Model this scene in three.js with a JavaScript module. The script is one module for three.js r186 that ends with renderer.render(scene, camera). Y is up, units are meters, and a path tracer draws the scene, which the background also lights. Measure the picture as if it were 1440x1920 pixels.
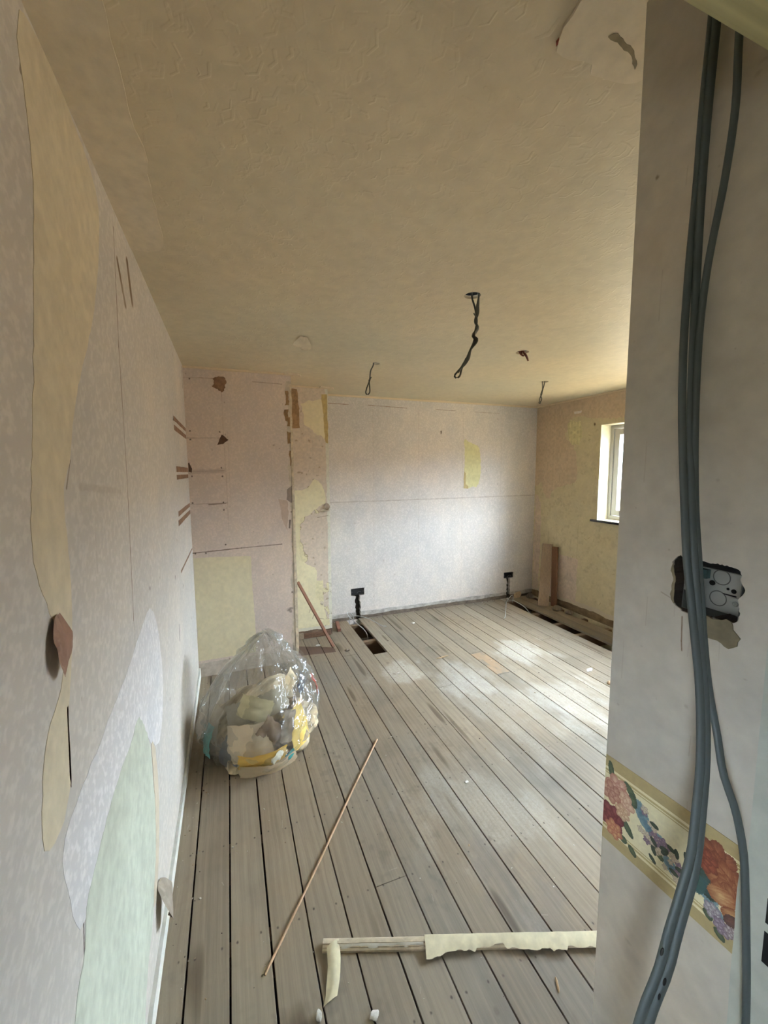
import * as THREE from 'three';
import { mergeGeometries } from 'three/addons/utils/BufferGeometryUtils.js';
import { RoundedBoxGeometry } from 'three/addons/geometries/RoundedBoxGeometry.js';

// ---------------------------------------------------------------- camera, sky, exposure
const scene = new THREE.Scene();
const camera = new THREE.PerspectiveCamera(102.94, 1440 / 1920, 0.02, 300);
{
  const F = new THREE.Vector3(0.35272773, -0.10311843, -0.93002674);
  const U = new THREE.Vector3(0.04209693, 0.99465169, -0.0943179);
  const R = new THREE.Vector3(0.93477858, -0.00588273, 0.35518221);
  camera.position.set(0.2783, 1.605, 0);
  camera.quaternion.setFromRotationMatrix(new THREE.Matrix4().makeBasis(R, U, F.clone().negate()));
}
const renderer = new THREE.WebGLRenderer({ antialias: true });
renderer.toneMapping = THREE.LinearToneMapping;
renderer.toneMappingExposure = 1.62;
renderer.shadowMap.enabled = true;
const SKY_LEVEL = 60;
{ // overcast sky: brighter overhead than at the horizon, the same all round
  const w = 64, h = 64, d = new Float32Array(w * h * 4);
  for (let j = 0; j < h; j++) for (let i = 0; i < w; i++) {
    const el = ((j + 0.5) / h - 0.5) * Math.PI, s = Math.max(0, Math.sin(el));
    const l = SKY_LEVEL * (1 + 2 * s) / 2.2, k = (j * w + i) * 4;
    d[k] = l * 0.83; d[k + 1] = l * 0.99; d[k + 2] = l * 1.16; d[k + 3] = 1;
    if (el < 0) { d[k] = SKY_LEVEL * 0.11; d[k + 1] = SKY_LEVEL * 0.11; d[k + 2] = SKY_LEVEL * 0.09; }
  }
  const t = new THREE.DataTexture(d, w, h, THREE.RGBAFormat, THREE.FloatType);
  t.mapping = THREE.EquirectangularReflectionMapping; t.magFilter = THREE.LinearFilter; t.needsUpdate = true;
  scene.background = t;
}

// ---------------------------------------------------------------- helpers
const H = 2.36, ZA = -3.3506, XA = 0.7687, ZM = -3.7951, XM = 1.1677, ZB = -4.0946, XR = 3.85, XP = 0.9434, ZP = -0.5401, ZJ = -0.307;
const V = (x, y, z) => new THREE.Vector3(x, y, z);
function rng(seed) { let a = seed >>> 0; return () => { a = (a + 0x6D2B79F5) | 0; let t = Math.imul(a ^ (a >>> 15), 1 | a); t = (t + Math.imul(t ^ (t >>> 7), 61 | t)) ^ t; return ((t ^ (t >>> 14)) >>> 0) / 4294967296; }; }
function hash(x, y, s) { let h = Math.imul(x, 374761393) ^ Math.imul(y, 668265263) ^ Math.imul(s, 974634777); h = Math.imul(h ^ (h >>> 13), 1274126177); return ((h ^ (h >>> 16)) >>> 0) / 4294967296; }
function noise(x, y, s = 0) {
  const ix = Math.floor(x), iy = Math.floor(y); let fx = x - ix, fy = y - iy;
  fx = fx * fx * (3 - 2 * fx); fy = fy * fy * (3 - 2 * fy);
  const a = hash(ix, iy, s), b = hash(ix + 1, iy, s), c = hash(ix, iy + 1, s), d = hash(ix + 1, iy + 1, s);
  return a + (b - a) * fx + (c - a) * fy + (a - b - c + d) * fx * fy;
}
const fbm = (x, y, s, n = 4) => { let v = 0, a = 0.5, t = 0; for (let i = 0; i < n; i++) { v += a * noise(x, y, s + i * 17); t += a; a *= 0.55; x *= 2.03; y *= 2.03; } return v / t; };
const clamp = (v, a, b) => Math.min(b, Math.max(a, v));
const sstep = (a, b, x) => { const t = clamp((x - a) / (b - a), 0, 1); return t * t * (3 - 2 * t); };

// a picture of a surface, in metres: x0..x1 across, y0..y1 up
class Tex {
  constructor(w, h, x0, x1, y0, y1) { Object.assign(this, { w, h, x0, x1, y0, y1, d: new Uint8Array(w * h * 4) }); }
  fill(fn) { const c = [0, 0, 0]; for (let j = 0; j < this.h; j++) for (let i = 0; i < this.w; i++) { fn(this.x0 + (i + 0.5) / this.w * (this.x1 - this.x0), this.y0 + (j + 0.5) / this.h * (this.y1 - this.y0), c); const k = (j * this.w + i) * 4; this.d[k] = clamp(c[0], 0, 255); this.d[k + 1] = clamp(c[1], 0, 255); this.d[k + 2] = clamp(c[2], 0, 255); this.d[k + 3] = 255; } return this; }
  region(xa, xb, ya, yb, fn) { // fn(x, y) -> [r, g, b, alpha] or null
    const sx = this.w / (this.x1 - this.x0), sy = this.h / (this.y1 - this.y0);
    const i0 = Math.max(0, Math.floor((xa - this.x0) * sx)), i1 = Math.min(this.w - 1, Math.ceil((xb - this.x0) * sx)), j0 = Math.max(0, Math.floor((ya - this.y0) * sy)), j1 = Math.min(this.h - 1, Math.ceil((yb - this.y0) * sy));
    for (let j = j0; j <= j1; j++) for (let i = i0; i <= i1; i++) {
      const r = fn(this.x0 + (i + 0.5) / sx, this.y0 + (j + 0.5) / sy); if (!r) continue;
      const k = (j * this.w + i) * 4, a = clamp(r[3], 0, 1); for (let n = 0; n < 3; n++) this.d[k + n] = this.d[k + n] * (1 - a) + clamp(r[n], 0, 255) * a;
    }
  }
  line(pts, width, col, alpha = 0.8, rough = 0.5, seed = 1) {
    for (let n = 0; n + 1 < pts.length; n++) {
      const [ax, ay] = pts[n], [bx, by] = pts[n + 1], m = width * 2, L2 = (bx - ax) ** 2 + (by - ay) ** 2;
      this.region(Math.min(ax, bx) - m, Math.max(ax, bx) + m, Math.min(ay, by) - m, Math.max(ay, by) + m, (x, y) => {
        const t = clamp(((x - ax) * (bx - ax) + (y - ay) * (by - ay)) / L2, 0, 1), d = Math.hypot(x - ax - t * (bx - ax), y - ay - t * (by - ay));
        const k = noise(x * 60, y * 60, seed), w = width * 0.5 * (1 - rough * 0.7 * k);
        return d < w * 1.6 ? [...col, alpha * (1 - sstep(w * 0.7, w * 1.6, d)) * (1 - rough * noise(x * 25, y * 25, seed + 3))] : null;
      });
    }
  }
  blob(x, y, rx, ry, col, alpha = 0.8, seed = 1, jag = 0.5, f = 80) {
    this.region(x - rx * 1.6, x + rx * 1.6, y - ry * 1.6, y + ry * 1.6, (px, py) => {
      const d = Math.hypot((px - x) / rx, (py - y) / ry) + jag * (fbm(px * f, py * f, seed, 3) - 0.5) * 2;
      return d < 1.2 ? [...col, alpha * (1 - sstep(0.2, 1.2, d))] : null;
    });
  }
  texture(srgb = true) {
    const t = new THREE.DataTexture(this.d, this.w, this.h, THREE.RGBAFormat);
    t.magFilter = t.minFilter = THREE.LinearFilter; if (srgb) t.colorSpace = THREE.SRGBColorSpace; t.wrapS = t.wrapT = THREE.RepeatWrapping; t.needsUpdate = true; return t;
  }
}
const std = (o) => new THREE.MeshStandardMaterial({ roughness: 0.9, ...o });
const flat = (hex, rough = 0.85, extra = {}) => std({ color: hex, roughness: rough, ...extra });

const used = {};
function numbered(n) { const k = used[n] = (used[n] ?? -1) + 1; return k ? `${n}_${String(k).padStart(3, '0')}` : n; }
function shade(o) { o.castShadow = o.receiveShadow = true; return o; }
function meshIn(name, geo, mat, parent) { const m = shade(new THREE.Mesh(geo, mat)); m.name = parent === scene ? numbered(name) : partName(parent, name); parent.add(m); return m; }
function partName(p, n) { const c = p.userData._n ??= {}; const k = c[n] = (c[n] ?? -1) + 1; return k ? `${n}_${String(k).padStart(3, '0')}` : n; }
function tag(o, label, category, extra = {}) { Object.assign(o.userData, { label, category, kind: o.userData.kind ?? 'thing', ...extra }); return o; }
function group(name, label, category, at = [0, 0, 0], extra = {}) { const g = new THREE.Group(); g.name = numbered(name); g.position.set(...at); tag(g, label, category, extra); scene.add(g); return g; }
const box = (x0, x1, y0, y1, z0, z1) => new THREE.BoxGeometry(x1 - x0, y1 - y0, z1 - z0).translate((x0 + x1) / 2, (y0 + y1) / 2, (z0 + z1) / 2);
function setUV(geo, fn) { const p = geo.attributes.position, u = new Float32Array(p.count * 2); for (let i = 0; i < p.count; i++) { const r = fn(p.getX(i), p.getY(i), p.getZ(i)); u[2 * i] = r[0]; u[2 * i + 1] = r[1]; } geo.setAttribute('uv', new THREE.BufferAttribute(u, 2)); return geo; }
// planes a patch can lie on: (a, b, height) -> world
const PL = {
  left: (a, b, t) => [t, b, a], right: (a, b, t) => [XR - t, b, a], alcove: (a, b, t) => [a, b, ZA + t], middle: (a, b, t) => [a, b, ZM + t], back: (a, b, t) => [a, b, ZB + t],
  pier: (a, b, t) => [XP - t, b, a], ceiling: (a, b, t) => [a, H - t, b], floor: (a, b, t) => [a, t, b],
};
function mapGeo(geo, fn) {
  if (geo.index) geo = geo.toNonIndexed();
  const p = geo.attributes.position, uv = new Float32Array(p.count * 2);
  for (let i = 0; i < p.count; i++) { const a = p.getX(i), b = p.getY(i), t = p.getZ(i); uv[2 * i] = a; uv[2 * i + 1] = b; p.setXYZ(i, ...fn(a, b, t)); }
  const e = fn(0, 0, 0), ax = V(...fn(1, 0, 0)).sub(V(...e)), by = V(...fn(0, 1, 0)).sub(V(...e)), ct = V(...fn(0, 0, 1)).sub(V(...e));
  if (ax.cross(by).dot(ct) < 0) for (let i = 0; i < p.count; i += 3) { for (const at of [p.array]) for (let k = 0; k < 3; k++) { const q = at[(i + 1) * 3 + k]; at[(i + 1) * 3 + k] = at[(i + 2) * 3 + k]; at[(i + 2) * 3 + k] = q; } for (let k = 0; k < 2; k++) { const q = uv[(i + 1) * 2 + k]; uv[(i + 1) * 2 + k] = uv[(i + 2) * 2 + k]; uv[(i + 2) * 2 + k] = q; } }
  geo.setAttribute('uv', new THREE.BufferAttribute(uv, 2)); geo.computeVertexNormals(); return geo;
}
function jagged(pts, jag, step, seed) {
  const r = rng(seed), out = [];
  if (pts.length > 7) { const c = new THREE.CatmullRomCurve3(pts.map((q) => V(q[0], q[1], 0)), true, 'centripetal'), L = c.getLength(), n = Math.max(pts.length * 2, Math.round(L / step)); pts = c.getSpacedPoints(n).slice(0, n).map((p) => [p.x, p.y]); }
  for (let i = 0; i < pts.length; i++) {
    const [ax, ay] = pts[i], [bx, by] = pts[(i + 1) % pts.length], L = Math.hypot(bx - ax, by - ay), n = Math.max(1, Math.round(L / step)), nx = -(by - ay) / L, ny = (bx - ax) / L;
    for (let k = 0; k < n; k++) { const t = k / n, o = (noise(k * 0.55, i * 9.1, seed) - 0.5) * 2 * jag + (r() - 0.5) * jag * 0.7; out.push(new THREE.Vector2(ax + (bx - ax) * t + nx * o, ay + (by - ay) * t + ny * o)); }
  }
  return out;
}
function patchGeo(plane, pts, t, jag, step, seed, holes) {
  const s = new THREE.Shape(jag ? jagged(pts, jag, step, seed) : pts.map((q) => new THREE.Vector2(...q)));
  for (const h of holes ?? []) s.holes.push(new THREE.Path(h.map((q) => new THREE.Vector2(...q))));
  return mapGeo(new THREE.ExtrudeGeometry(s, { depth: t, bevelEnabled: false, curveSegments: 20 }), PL[plane]);
}
let patchSeed = 100;
function patch(parent, name, plane, pts, mat, { t = 0.0007, jag = 0.006, step = 0.02, label } = {}) {
  const m = meshIn(name, patchGeo(plane, pts, t, jag, step, patchSeed += 7), mat, parent); if (label) m.userData.label = label; return m;
}
// a tube with an oval section; wide axis lies across `side`
function sweep(pts, a, b, { seg = 80, side = V(1, 0, 0), twist = 0, twist0 = 0, n = 10, taper } = {}) {
  const c = new THREE.CatmullRomCurve3(pts.map((q) => V(...q)), false, 'centripetal'), pos = [], idx = [];
  for (let i = 0; i <= seg; i++) {
    const u = i / seg, p = c.getPointAt(u), t = c.getTangentAt(u), w = side.clone().addScaledVector(t, -side.dot(t)).normalize(), h = t.clone().cross(w), k = taper ? taper(u) : 1;
    for (let j = 0; j < n; j++) { const th = j / n * Math.PI * 2, x = Math.cos(th) * a * k, y = Math.sin(th) * b * k, tw = twist0 + twist * u, cx = x * Math.cos(tw) - y * Math.sin(tw), cy = x * Math.sin(tw) + y * Math.cos(tw); pos.push(p.x + w.x * cx + h.x * cy, p.y + w.y * cx + h.y * cy, p.z + w.z * cx + h.z * cy); }
  }
  for (let i = 0; i < seg; i++) for (let j = 0; j < n; j++) { const q = i * n + j, r = i * n + (j + 1) % n; idx.push(q, r, q + n, r, r + n, q + n); }
  for (let j = 1; j + 1 < n; j++) { idx.push(0, j + 1, j); const s = seg * n; idx.push(s, s + j, s + j + 1); }
  const g = new THREE.BufferGeometry(); g.setAttribute('position', new THREE.Float32BufferAttribute(pos, 3)); g.setIndex(idx); g.computeVertexNormals(); setUV(g, (x, y, z) => [x, y]); return g;
}
function relative(geo, at) { return geo.translate(-at[0], -at[1], -at[2]); }

// ---------------------------------------------------------------- surface pictures
// woodchip / lining paper: pinkish white with a felt of paler fibres
function paperAt(x, y, c, base, s, mott = 1) {
  const f = fbm(x * 110, y * 95, s, 3), g = fbm(x * 9, y * 6, s + 40, 3), b = fbm(x * 1.4, y * 1.2, s + 80, 3);
  const k = 1 + mott * (0.075 * (sstep(0.4, 0.78, f) - 0.4) + 0.07 * (g - 0.5)) + 0.09 * (b - 0.5), w = (g - 0.5) * 7 + (b - 0.5) * 12;
  c[0] = base[0] * k + w * 0.5; c[1] = base[1] * k; c[2] = base[2] * k - w * 0.6;
}
const PINK = [204, 197, 187], DIRT = [70, 58, 46], BROWN = [116, 84, 60];
function speckle(T, n, seed, col, r0, r1, alpha) { const r = rng(seed); for (let i = 0; i < n; i++) { const s = r0 + (r1 - r0) * r() ** 3; T.blob(T.x0 + r() * (T.x1 - T.x0), T.y0 + r() * (T.y1 - T.y0), s * (0.6 + r()), s * (0.6 + r()), col, alpha * (0.4 + 0.6 * r()), i, 0.5, 0.6 / s); } }
const tile = (() => { // plaster and paper relief, one metre square
  const T = new Tex(512, 512, 0, 1, 0, 1), per = (x, y, f, s) => { const m = (a) => ((a % f) + f) % f; const ix = Math.floor(x * f), iy = Math.floor(y * f); let fx = x * f - ix, fy = y * f - iy; fx = fx * fx * (3 - 2 * fx); fy = fy * fy * (3 - 2 * fy); const h = (i, j) => hash(m(ix + i), m(iy + j), s); return h(0, 0) * (1 - fx) * (1 - fy) + h(1, 0) * fx * (1 - fy) + h(0, 1) * (1 - fx) * fy + h(1, 1) * fx * fy; };
  T.fill((x, y, c) => { const v = 0.45 * per(x, y, 18, 1) + 0.3 * per(x, y, 50, 2) + 0.25 * per(x, y, 130, 3); c[0] = c[1] = c[2] = v * 255; });
  return T.texture(false);
})();
const swirl = (() => { // brushed textured paint of the ceiling: short curved strokes
  const T = new Tex(1024, 1024, 0, 1, 0, 1), r = rng(5);
  T.fill((x, y, c) => { const v = 110 + 30 * (fbm(x * 40, y * 40, 9, 3) - 0.5); c[0] = c[1] = c[2] = v; });
  for (let i = 0; i < 1500; i++) { const a = r() * 0.9 + 0.35 + (r() < 0.25 ? 1.4 : 0), L = 0.012 + r() * 0.035, x = r(), y = r(), b = 60 + r() * 190; T.line([[x, y], [x + L * 0.5 * Math.cos(a), y + L * 0.5 * Math.sin(a)], [x + L * Math.cos(a + 0.5), y + L * Math.sin(a + 0.5)]], 0.003 + r() * 0.005, [b, b, b], 0.6, 0.5, i); }
  return T.texture(false);
})();
const bump = (t, ru, rv) => { const c = t.clone(); c.repeat.set(ru, rv); c.needsUpdate = true; return c; };

// ---- left wall (a = z from -4.2 to -0.2)
const LZ0 = -4.2, LZ1 = -0.2;
const texLeft = new Tex(2048, 1400, LZ0, LZ1, 0, H).fill((x, y, c) => paperAt(x * 0.7 + y * 0.35, y * 0.8 - x * 0.25, c, PINK, 3, 0.8));
{
  const T = texLeft;
  T.line([[-1.437, 2.3], [-1.4, 1.96], [-1.388, 1.58], [-1.345, 1.17]], 0.006, [92, 72, 52], 0.75, 0.6, 2);
  T.line([[-1.345, 1.17], [-1.33, 0.95]], 0.004, [120, 100, 85], 0.5, 0.7, 3);
  T.line([[-0.89, 2.31], [-0.862, 2.23]], 0.008, [80, 66, 44], 0.7, 0.4, 4);
  T.line([[-0.935, 1.625], [-0.905, 1.575]], 0.006, [80, 66, 50], 0.7, 0.5, 5);
  T.line([[-0.98, 1.575], [-1.3, 1.55]], 0.018, [165, 152, 140], 0.45, 0.7, 6);
  T.line([[-2.345, 0.79], [-2.333, 0.71]], 0.012, [45, 38, 32], 0.9, 0.3, 7);
  T.line([[-0.811, 0.834], [-0.806, 0.79], [-0.798, 0.746]], 0.005, [60, 48, 40], 0.85, 0.4, 8);
  T.line([[-1.6, 2.28], [-1.64, 2.17]], 0.03, [98, 72, 44], 0.9, 0.4, 9); T.line([[-1.46, 2.22], [-1.53, 2.12]], 0.024, [98, 72, 44], 0.8, 0.5, 10);
  T.line([[-3.3, 2.33], [-3.28, 2.2]], 0.03, [110, 86, 58], 0.7, 0.6, 11);
  for (const [z, y, r] of [[-0.79, 1.62, 0.006], [-0.8, 1.56, 0.008], [-1.62, 1.19, 0.007], [-2.3, 1.06, 0.012], [-2.62, 0.93, 0.012], [-1.9, 0.62, 0.008], [-1.33, 0.73, 0.007], [-3.0, 0.6, 0.01], [-2.5, 0.55, 0.01]]) T.blob(z, y, r, r * 1.3, [84, 74, 66], 0.8, 3 + z * 99 | 0, 0.4, 90);
  speckle(T, 90, 12, [150, 134, 120], 0.003, 0.014, 0.5);
  for (let i = 0; i < 26; i++) { const r = rng(i + 50), z = -0.7 - r() * 2.4, y = 0.1 + r() * 1.9; T.line([[z, y], [z + 0.01 * (r() - 0.5), y - 0.03 - 0.12 * r()]], 0.003, [156, 142, 130], 0.5, 0.7, i); }
  T.region(LZ0, LZ1, 0, 0.09, (x, y) => { const e = 0.045 + 0.03 * fbm(x * 4, 0, 31, 3); return y < e ? [178 + 40 * (fbm(x * 20, y * 30, 5) - 0.5), 170, 158, 0.9] : null; });
}
// ---- stepped back wall pieces
const texAlcove = new Tex(700, 2048, -0.1, XA, 0, H).fill((x, y, c) => { paperAt(x, y, c, [216, 199, 186], 13, 0.65); });
{
  const T = texAlcove, dk = [96, 76, 62];
  for (const [y, x1] of [[1.845, 0.22], [1.6, 0.25], [1.355, 0.26]]) { T.line([[0, y], [x1, y + 0.005]], 0.006, [150, 128, 112], 0.7, 0.7, y * 100 | 0); }
  T.line([[0, 1.595], [0.24, 1.605]], 0.035, [178, 158, 146], 0.6, 0.6, 4); T.line([[0.13, 1.35], [0.25, 1.355]], 0.008, [120, 98, 84], 0.8, 0.4, 4);
  T.line([[0, 0.985], [0.35, 1.0], [0.66, 1.009]], 0.008, [104, 84, 70], 0.8, 0.5, 5);
  T.line([[0.255, 2.25], [0.255, 1.9], [0.262, 1.5], [0.262, 1.15]], 0.006, [164, 138, 120], 0.5, 0.9, 6);
  T.line([[0.285, 1.9], [0.285, 1.4]], 0.004, [166, 142, 124], 0.4, 0.9, 7);
  T.line([[0, 2.28], [0.2, 2.285]], 0.006, [160, 134, 110], 0.6, 0.6, 8); T.line([[0.48, 2.28], [0.7, 2.277]], 0.006, [150, 122, 104], 0.7, 0.6, 9);
  for (const [x, y] of [[0.042, 2.272], [0.027, 1.897], [0.027, 1.835], [0.23, 1.895], [0.024, 1.565], [0.23, 1.627], [0.235, 1.563], [0.018, 1.366], [0.234, 1.363], [0.235, 1.306], [0.235, 1.036], [0.018, 0.982], [0.092, 0.98], [0.745, 1.27], [0.745, 0.98], [0.73, 0.6]]) T.blob(x, y, 0.007, 0.008, [76, 60, 50], 0.85, x * 997 | 0, 0.4, 120);
  T.line([[0.73, 1.2], [0.725, 1.14]], 0.012, [74, 62, 54], 0.9, 0.5, 12);
  T.blob(0.71, 0.45, 0.03, 0.03, [120, 104, 92], 0.7, 13, 0.7, 60); T.line([[0.73, 0.16], [0.732, 0.08]], 0.012, [40, 34, 30], 0.9, 0.3, 14);
  T.region(0.69, XA, 0, 2.3, (x, y) => { const e = 0.735 + 0.035 * (fbm(y * 9, 3, 21, 4) - 0.5) * 2; return x > e ? [200 + 50 * (fbm(x * 40, y * 30, 6) - 0.5), 186 + 50 * (fbm(x * 40, y * 30, 6) - 0.5), 166 + 45 * (fbm(x * 40, y * 30, 6) - 0.5), 0.85] : null; });
  T.region(-0.1, XA, 0, 0.16, (x, y) => { const e = 0.1 + 0.02 * fbm(x * 8, 1, 8); return y < e ? [190 + 60 * (fbm(x * 30, y * 30, 5) - 0.5), 178 + 60 * (fbm(x * 30, y * 30, 5) - 0.5), 162 + 60 * (fbm(x * 30, y * 30, 5) - 0.5), 0.9] : null; });
  speckle(T, 60, 22, [140, 120, 104], 0.003, 0.01, 0.6);
}
const texMiddle = new Tex(420, 2048, XA, XM, 0, H).fill((x, y, c) => {
  // torn paper over yellow distemper: pale yellow shows at the foot and in the middle, the paper clings in islands
  const n = fbm(x * 7, y * 5, 61, 4), n2 = fbm(x * 22, y * 22, 64, 4), s = fbm(x * 60, y * 60, 66, 3);
  let paper = 0;
  if (y > 1.42) paper = sstep(0.3, 0.36, n + 0.25 * n2 - 0.1 + sstep(1.42, 1.62, y) * 0.25 - (y > 2.0 ? 0.3 : 0));
  else if (y > 0.55 && x > XA + 0.11) paper = sstep(0.5, 0.54, n * 0.5 + n2 * 0.25 + 0.3 * sstep(0.09, 0.2, x - XA) - 0.12 * sstep(0.85, 0.6, y) - 0.1 * (y > 1.2 ? 1 : 0));
  else if (x > XM - 0.08) paper = sstep(0.45, 0.5, n2);
  const k = 0.93 + 0.14 * s; const ye = [218, 208, 168], pa = [208, 192, 174];
  for (let i = 0; i < 3; i++) c[i] = (ye[i] + (pa[i] - ye[i]) * paper) * k;
  if (x > XM - 0.028 - 0.02 * (n2 - 0.5)) { c[0] = 214 * k; c[1] = 210 * k; c[2] = 194 * k; }
  if (paper > 0.05 && paper < 0.95) { c[0] *= 0.8; c[1] *= 0.78; c[2] *= 0.74; }
});
{
  const T = texMiddle, r = rng(71);
  for (let i = 0; i < 46; i++) { const x = XA + 0.05 + r() * 0.33, y = 0.3 + r() * 1.9, a = r() * 6.28, L = 0.01 + r() * 0.045; T.blob(x, y, 0.004 + 0.012 * r(), 0.004 + 0.01 * r(), [150, 130, 104], 0.6, i, 1.1, 90); }
  T.region(XA, XM, 0, 0.1, (x, y) => { const n = fbm(x * 14, y * 40, 5), e = 0.055 + 0.025 * fbm(x * 10, 0, 3); return y < e ? [92 + 90 * (n - 0.4), 72 + 80 * (n - 0.4), 56 + 70 * (n - 0.4), 0.95] : y < e + 0.035 ? [205, 200, 188, 0.7] : null; });
  T.line([[XA + 0.02, 1.17], [XA + 0.05, 1.2]], 0.006, [110, 96, 72], 0.8, 0.3, 5); T.line([[XM - 0.12, 1.16], [XM - 0.02, 1.175]], 0.006, [130, 112, 90], 0.7, 0.4, 6);
}
const texBack = new Tex(2048, 1800, XM, XR, 0, H).fill((x, y, c) => paperAt(x, y, c, [213, 205, 198], 23, 0.9));
{
  const T = texBack;
  T.line([[XM, 1.272], [2.4, 1.274], [XR, 1.279]], 0.012, [176, 162, 152], 0.75, 0.6, 1);
  T.line([[1.2, 2.27], [1.45, 2.268]], 0.008, [140, 112, 92], 0.8, 0.6, 2); T.line([[1.66, 2.272], [2.1, 2.262]], 0.008, [140, 112, 92], 0.8, 0.6, 3); T.line([[2.45, 2.262], [2.7, 2.262]], 0.007, [140, 112, 92], 0.7, 0.7, 4); T.line([[2.95, 2.258], [3.3, 2.257]], 0.006, [150, 122, 102], 0.7, 0.7, 5);
  for (const x of [1.71, 2.24, 2.8, 3.33]) T.line([[x, 0.1], [x + 0.005, 1.2], [x + 0.002, 2.25]], 0.005, [178, 160, 150], 0.55, 0.85, x * 50 | 0);
  T.blob(2.519, 2.02, 0.012, 0.022, [82, 66, 54], 0.85, 3, 0.5, 80);
  T.region(XM, XR, 0, 0.15, (x, y) => { const e = 0.078 + 0.012 * (fbm(x * 9, 0, 8) - 0.5), n = fbm(x * 26, y * 40, 5), m = fbm(x * 4, y * 8, 6); return y < e ? (y < 0.022 + 0.03 * m ? [96 + 70 * (n - 0.5), 84 + 66 * (n - 0.5), 72 + 60 * (n - 0.5), 0.9] : [172 + 90 * (n - 0.5), 166 + 90 * (n - 0.5), 158 + 86 * (n - 0.5), 0.88]) : y < e + 0.006 ? [200, 196, 196, 0.5] : null; });
  speckle(T, 60, 32, [164, 150, 140], 0.004, 0.01, 0.5);
}
// ---- right wall (a = z)
const RZ0 = ZB, RZ1 = ZP;
const texRight = new Tex(1500, 1100, RZ0, RZ1, 0, H).fill((x, y, c) => {
  const n = fbm(x * 14, y * 14, 81, 4), s = fbm(x * 55, y * 55, 82, 3), k = 0.93 + 0.08 * n + 0.06 * s, d = 0.5 * sstep(0.55, 0.8, fbm(x * 24, y * 20, 85, 4));
  c[0] = 203 * k - 26 * d; c[1] = 190 * k - 26 * d; c[2] = 154 * k - 22 * d;
});
{
  const T = texRight;
  for (const x of [-3.4, -2.87, -2.34]) T.line([[x, 0.1], [x + 0.003, 1.0]], 0.006, [150, 134, 98], 0.5, 0.8, 3);
  T.region(RZ0, RZ1, 0, 0.14, (x, y) => { const e = 0.06 + 0.04 * fbm(x * 6, 0, 8), n = fbm(x * 20, y * 30, 5); return y < e ? [104 + 70 * (n - 0.5), 84 + 60 * (n - 0.5), 58 + 50 * (n - 0.5), 0.9] : y < e + 0.05 ? [196, 182, 168, 0.5] : null; });
  T.blob(-3.24, 2.06, 0.014, 0.02, [84, 64, 44], 0.9, 5, 0.4, 80);
  for (let i = 0; i < 40; i++) { const r = rng(900 + i), x = -4 + r() * 1.2, y = 0.2 + r() * 1.8, a = r() * 6; T.line([[x, y], [x + 0.03 * Math.cos(a), y + 0.03 * Math.sin(a)]], 0.005, [138, 118, 82], 0.6, 0.6, i); }
}
// ---- pier and the rest of the near wall
const texPier = new Tex(512, 2048, -0.56, -0.2, 0, H).fill((x, y, c) => { const k = 0.95 + 0.1 * fbm(x * 40, y * 40, 91, 3) + 0.06 * (fbm(x * 6, y * 4, 92, 3) - 0.5), t = fbm(x * 4, y * 3, 95, 3) - 0.5; c[0] = 196 * k + 10 * t; c[1] = 187 * k; c[2] = 172 * k - 10 * t; });
{ const T = texPier; T.line([[-0.419, 1.37], [-0.4175, 1.33], [-0.416, 1.315]], 0.002, [110, 84, 62], 0.8, 0.4, 3); T.line([[-0.455, 1.40], [-0.44, 1.395]], 0.0015, [110, 90, 72], 0.6, 0.4, 3); T.blob(-0.505, 2.07, 0.004, 0.004, [120, 104, 82], 0.7, 4, 0.4, 200); speckle(T, 60, 12, [150, 138, 122], 0.001, 0.005, 0.4);
  for (let i = 0; i < 18; i++) { const r = rng(i + 7), z = -0.53 + 0.22 * r(), y = 0.9 + r() * 1.2; T.line([[z, y], [z + 0.004 * (r() - 0.5), y - 0.02 - 0.07 * r()]], 0.0016, [168, 156, 140], 0.5, 0.6, i); } }
// ---- ceiling
const texCeil = new Tex(1600, 1800, -0.1, 3.95, -4.2, 1.4).fill((x, y, c) => { const k = 0.95 + 0.07 * fbm(x * 30, y * 30, 101, 3) + 0.07 * (fbm(x * 2, y * 2, 104, 3) - 0.5), t = fbm(x * 1.2, y * 1.2, 107, 2) - 0.5; c[0] = 214 * k + 10 * t; c[1] = 201 * k; c[2] = 171 * k - 7 * t; });
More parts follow.
